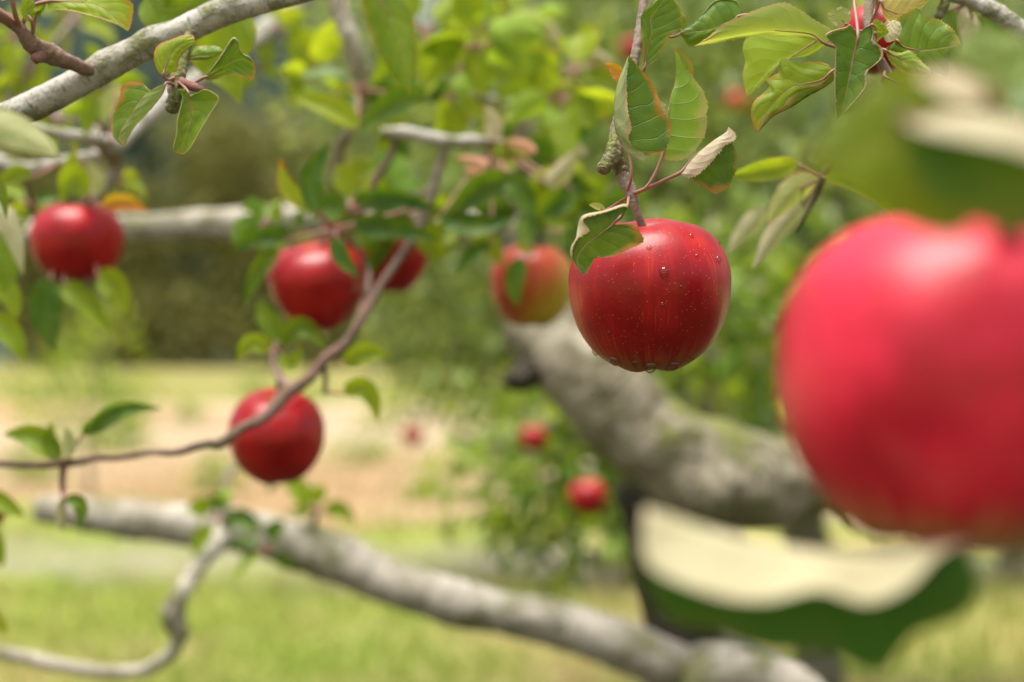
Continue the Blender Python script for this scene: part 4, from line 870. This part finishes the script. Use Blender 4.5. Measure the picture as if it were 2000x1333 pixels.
# ------------------------------------------------------------------ dark arching twig, middle left
mb = root('apple_branch', W(-60, 900, 1.06), 'thin dark arching twig rising from the left edge past the lowest apple', 'branch')
MB = tube('bark', [(-60, 900, 1.06, 7), (30, 908, 1.06, 7), (130, 906, 1.06, 8), (185, 896, 1.06, 6), (240, 894, 1.06, 6), (300, 884, 1.06, 5.5), (340, 884, 1.06, 7), (400, 868, 1.065, 8), (432, 866, 1.07, 11), (470, 838, 1.075, 10), (518, 814, 1.08, 11), (560, 768, 1.1, 14), (600, 742, 1.11, 11), (640, 698, 1.12, 12), (672, 672, 1.13, 9), (705, 625, 1.14, 10), (742, 560, 1.16, 8), (790, 490, 1.18, 9), (830, 420, 1.2, 10), (848, 370, 1.2, 8)], M['twig_dark'], mb, seg=18, n=8, rough=.16, knots=16, seed=71)
s1 = tube('spur', [(125, 905, 1.06, 8), (122, 940, 1.06, 6), (125, 985, 1.06, 5), (122, 1035, 1.06, 3)], M['twig'], MB, seg=10, n=6)
s2 = tube('spur', [(575, 760, 1.1, 9), (548, 740, 1.12, 8), (535, 700, 1.14, 7), (540, 670, 1.14, 5)], M['twig'], MB, seg=10, n=6)
s3 = tube('spur', [(630, 705, 1.12, 6), (636, 740, 1.12, 5), (634, 770, 1.12, 4)], M['twig_dark'], MB, seg=10, n=6)
def ml(pts, w, att, ti=(.4, .2, 0), d=1.05, ro=0, fo=(20, 20), cu=(15, 15), label=None, parent=None):
    return leaf(parent or MB, pts, d, w, att=[att], roll=ro, fold=fo, curl=cu, tint=ti, q=0, label=label)
ml(((160, 850), (225, 795), (318, 800)), (14, 34), (128, 905, 1.06), (.18, .1, .2), fo=(60, 15))
ml(((115, 895), (70, 855), (5, 850)), (26, 26), (125, 905, 1.06), (.55, .1, 0))
ml(((118, 898), (100, 865), (100, 825)), (20, 16), (125, 905, 1.06), (.4, .1, 0))
ml(((130, 895), (135, 865), (128, 835)), (14, 16), (125, 905, 1.06), (.35, .1, .5), ro=150)
ml(((128, 975), (158, 990), (150, 1032)), (16, 16), (125, 960, 1.06), (.3, .1, 0), parent=s1)
ml(((122, 975), (118, 1005), (122, 1042)), (10, 10), (124, 960, 1.06), (.6, .3, .9), ro=170, parent=s1)
ml(((525, 690), (490, 670), (462, 712)), (22, 20), (540, 680, 1.14), (.6, .2, 0), d=1.12, parent=s2)
ml(((545, 670), (520, 620), (505, 590)), (22, 22), (540, 672, 1.14), (.35, .1, 0), d=1.15, parent=s2)
ml(((550, 680), (590, 640), (640, 690)), (24, 24), (540, 675, 1.14), (.3, .1, 0), d=1.16, parent=s2)
ml(((548, 690), (570, 710), (590, 670)), (18, 18), (540, 690, 1.14), (.5, .2, 0), d=1.12, parent=s2)
ml(((672, 770), (715, 765), (738, 825)), (26, 22), (634, 765, 1.12), (.72, .2, 0), d=1.1, parent=s3)
ml(((672, 715), (715, 690), (762, 700)), (24, 26), (650, 690, 1.13), (.62, .3, 0), d=1.12)
ml(((626, 415), (608, 350), (645, 280)), (24, 28), (655, 450, 1.16), (.10, .1, 0), d=1.02)
ml(((600, 400), (560, 370), (548, 308)), (16, 22), (650, 450, 1.16), (.75, 1.3, .6), d=1.02, label='small leaf turning orange')
ml(((612, 410), (590, 400), (560, 385)), (14, 16), (650, 450, 1.16), (.5, .3, .5), d=1.04)
ml(((655, 462), (668, 505), (705, 542)), (20, 18), (655, 450, 1.16), (.08, .1, 0), d=1.08)
tube('twig', [(700, 630, 1.14, 6), (720, 540, 1.24, 6), (690, 480, 1.22, 6), (655, 450, 1.16, 5)], M['twig'], MB, seg=8, n=6)
apple(540, 852, 1.20, 94, 'apple_red', 'deep red apple low on the left, crossed by the thin dark twig', seed=11, stem=[(545, 745, 1.14), (543, 730, 1.13)], tilt=(20, 4), h=.98, taper=.06, dt=.25)
apple(622, 562, 1.20, 92, 'apple_red', 'red heart-shaped apple with narrow base, left of the middle', seed=12, stem=[(640, 465, 1.18), (655, 450, 1.165)], tilt=(14, -8), h=.97, taper=.27, dt=.20, spin=40)
apple(755, 500, 1.32, 82, 'apple_red', 'dark red apple partly hidden behind the heart-shaped apple', seed=13, stem=[(760, 425, 1.3), (770, 400, 1.25), (845, 372, 1.2)])
apple(672, 430, 1.42, 42, 'apple_red', 'small red apple peeping out above the heart-shaped apple', seed=14, stem=[(668, 388, 1.40), (690, 410, 1.25)])

# ------------------------------------------------------------------ left-edge branch with its apple
lb = root('apple_branch', W(-80, 250, 1.15), 'blurred branch fork at the left edge above the leftmost apple', 'branch')
LB = tube('bark', [(-80, 250, 1.15, 12), (40, 250, 1.15, 12), (110, 262, 1.15, 12), (165, 268, 1.16, 11), (215, 290, 1.2, 20), (225, 330, 1.22, 14), (200, 375, 1.22, 9), (170, 395, 1.22, 8)], M['bark'], lb, seg=16, n=10, rough=.1, knots=4, seed=81)
tube('branch', [(215, 295, 1.2, 18), (260, 250, 1.25, 18), (320, 200, 1.3, 19), (420, 130, 1.4, 19), (520, 55, 1.5, 19), (620, -30, 1.6, 20)], M['bark'], LB, seg=16, n=10, rough=.1, knots=4, seed=82)
tube('branch', [(-60, 290, 1.3, 16), (40, 330, 1.3, 14), (110, 320, 1.25, 12), (215, 300, 1.2, 14)], M['bark'], LB, seg=12, n=8, rough=.1, seed=83)
def ll(pts, w, att, ti, d=1.15, ro=0, fo=(20, 20), label=None):
    return leaf(LB, pts, d, w, att=[att], roll=ro, fold=fo, curl=(15, 15), tint=ti, q=0, label=label)
A0 = (172, 392, 1.22)
ll(((100, 545), (92, 610), (108, 692)), (36, 38), (110, 440, 1.3), (.08, .1, 0), 1.2)
ll(((125, 555), (165, 590), (225, 655)), (24, 26), (120, 440, 1.3), (.62, .1, 0), 1.2)
ll(((190, 540), (225, 565), (252, 622)), (32, 28), (180, 420, 1.3), (.68, .2, 0), 1.2)
ll(((165, 385), (140, 350), (120, 400)), (30, 30), A0, (.66, .2, 0), 1.1)
ll(((160, 375), (140, 340), (150, 290)), (24, 24), A0, (.8, .5, .3), 1.12)
ll(((178, 380), (185, 350), (165, 310)), (20, 22), A0, (.7, .3, .6), 1.15, 160)
ll(((200, 402), (245, 395), (290, 415)), (18, 20), A0, (.8, 2, .2), 1.12, label='orange leaf beside the leftmost apple')
ll(((190, 190), (175, 220), (165, 270)), (24, 24), (200, 280, 1.18), (.45, .1, 0), 1.15)
ll(((230, 170), (215, 200), (200, 250)), (18, 20), (215, 285, 1.18), (.5, .1, .5), 1.2, 160)
ll(((-20, 400), (20, 440), (45, 540)), (24, 26), (-40, 330, 1.25), (.3, .1, .8), 1.0, 165)
ll(((-20, 450), (10, 520), (0, 580)), (30, 26), (-40, 330, 1.25), (.4, .1, 0), 1.05)
ll(((-10, 540), (20, 580), (30, 625)), (24, 24), (-40, 400, 1.25), (.6, .1, 0), 1.1)
ll(((-20, 620), (20, 650), (50, 712)), (26, 28), (-40, 500, 1.25), (.6, .1, .1), 1.1)
ll(((60, 350), (30, 340), (-10, 370)), (18, 20), (110, 320, 1.25), (.55, .1, 0), 1.15)
ll(((-30, 345), (0, 370), (12, 430)), (14, 14), (-60, 290, 1.2), (.3, .5, 0), .85)
ll(((-30, 960), (10, 985), (50, 1010)), (20, 22), (-60, 930, 1.2), (.65, .2, 0), 1.15)
ll(((-40, 1010), (-10, 1060), (5, 1110)), (20, 22), (-60, 980, 1.2), (.6, .2, 0), 1.15)
ll(((-30, 1190), (-5, 1215), (12, 1240)), (16, 16), (-60, 1150, 1.2), (.7, .9, 0), 1.15)
tube('twig', [(-60, 290, 1.3, 8), (-70, 500, 1.25, 7), (-75, 800, 1.22, 6), (-60, 960, 1.2, 5), (-62, 1160, 1.2, 4)], M['twig_grey'], LB, seg=8, n=8)
cluster(LB, 140, 40, 1.7, 6, 70, 25, (LM, PK, YL)); cluster(LB, 60, 130, 1.6, 7, 70, 26, (LM, PK, YL)); cluster(LB, 20, 200, 1.6, 5, 60, 27, (YL, PK, LM))
tube('twig', [(-60, 290, 1.3, 9), (10, 210, 1.6, 6), (60, 130, 1.6, 5), (140, 40, 1.7, 5), (180, -40, 1.75, 5)], M['twig_grey'], LB, seg=8, n=8)
cluster(LB, 200, 160, 1.45, 6, 75, 61, (LM, PK, YL)); cluster(LB, 110, 230, 1.3, 5, 75, 62, (LM, YL, PK)); cluster(LB, 30, 70, 1.6, 6, 75, 63, (YL, PK, LM))
tube('twig', [(215, 290, 1.2, 8), (170, 240, 1.3, 6), (110, 230, 1.3, 5), (150, 190, 1.4, 5), (200, 160, 1.45, 4)], M['twig_grey'], LB, seg=8, n=6)
cluster(LB, 60, 400, 1.35, 5, 70, 64, (LM, GR, YL)); cluster(LB, 230, 350, 1.3, 5, 65, 65, (LM, LM, YL))
tube('twig', [(40, 330, 1.3, 7), (50, 360, 1.32, 6), (60, 400, 1.35, 5)], M['twig_grey'], LB, seg=8, n=6)
cluster(LB, 500, 130, 1.5, 3, 70, 28, (LM,))
apple(150, 474, 1.24, 88, 'apple_red', 'deep red round apple at the left edge under yellowish leaves', seed=15, stem=[(165, 398, 1.22), (172, 392, 1.22)], tilt=(4, 3), h=.92, taper=.08)
apple(-22, 1000, 1.25, 34, 'apple_red', 'small red apple just showing at the left frame edge', seed=16, stem=[(-40, 960, 1.22), (-62, 940, 1.2)])

# ------------------------------------------------------------------ the orange apple and apples farther back
apple(1038, 558, 1.36, 82, 'apple_orange', 'orange and yellow-green apple with a green leaf across it', seed=17, stem=[(1035, 470, 1.36), (1040, 440, 1.5), (1060, 400, 1.7)], tilt=(5, 2), h=1.02, taper=.10, dt=.24)
leaf(B5, ((1022, 506), (1008, 550), (1012, 602)), 1.24, (20, 24), att=[(1035, 470, 1.33)], fold=(25, 10), curl=(10, 10), tint=(.15, .1, 0), q=0)
leaf(B5, ((1030, 478), (1024, 485), (1020, 494)), 1.27, (16, 16), att=[(1035, 470, 1.33)], tint=(1, .8, 0), q=0)
leaf(B5, ((1100, 455), (1130, 490), (1140, 560)), 1.3, (28, 30), att=[(1040, 440, 1.5)], tint=(.06, .1, 0), q=0)
apple(1148, 970, 3.0, 37, 'apple_red', 'distant red apple hanging low under the thick limb', seed=18, stem=[(1150, 925, 3.05), (1160, 900, 3.3)], stemr=2, na=32, nt=24)
apple(1042, 856, 3.4, 27, 'apple_red', 'distant orange-red apple among leaves left of the thick limb', seed=19, stem=[(1045, 820, 3.45), (1060, 800, 3.5)], stemr=2, na=32, nt=24)
apple(806, 853, 4.6, 20, 'apple_red', 'tiny distant red apple against the dry field', seed=20, stem=[(806, 830, 4.6), (830, 790, 4.7)], stemr=1.5, na=32, nt=24)
for k, (px, py, d_, r_px, lb_) in enumerate([(1440, 200, 4.2, 24, 'tiny distant apple left of the long yellowish leaf'), (1235, 96, 4.2, 25, 'tiny distant apple behind the twig near the top'),
        (1185, 210, 4.3, 22, 'tiny distant apple left of the sharp folded leaves')]):
    apple(px, py, d_, r_px, 'apple_orange' if k in (0, 3) else 'apple_red', lb_, seed=30 + k, stemr=1.5, na=32, nt=24)

# ------------------------------------------------------------------ a midge in the air below the apple
gn = root('midge', W(1157, 772, .70), 'tiny dark midge flying below the sharp apple', 'insect')
def ell(c, a, n=8):
    V, F = [], []
    for i in range(n + 1):
        for j in range(n): V.append(Vector((c[0] + a[0] * math.sin(math.pi * i / n) * math.cos(6.283 * j / n), c[1] + a[1] * math.sin(math.pi * i / n) * math.sin(6.283 * j / n), c[2] + a[2] * math.cos(math.pi * i / n))))
    for i in range(n):
        for j in range(n): F.append((i * n + j, (i + 1) * n + j, (i + 1) * n + (j + 1) % n, i * n + (j + 1) % n))
    return V, F
V, F = ell((0, 0, 0), (.00045, .0003, .00025)); obj('body', mesh('body', V, F, M['calyx']), gn)
for s_ in (-1, 1):
    V, F = ell((.0001, s_ * .0004, .0003), (.0002, .0004, .00005)); obj('wing', mesh('wing', V, F, M['twig_grey']), gn)
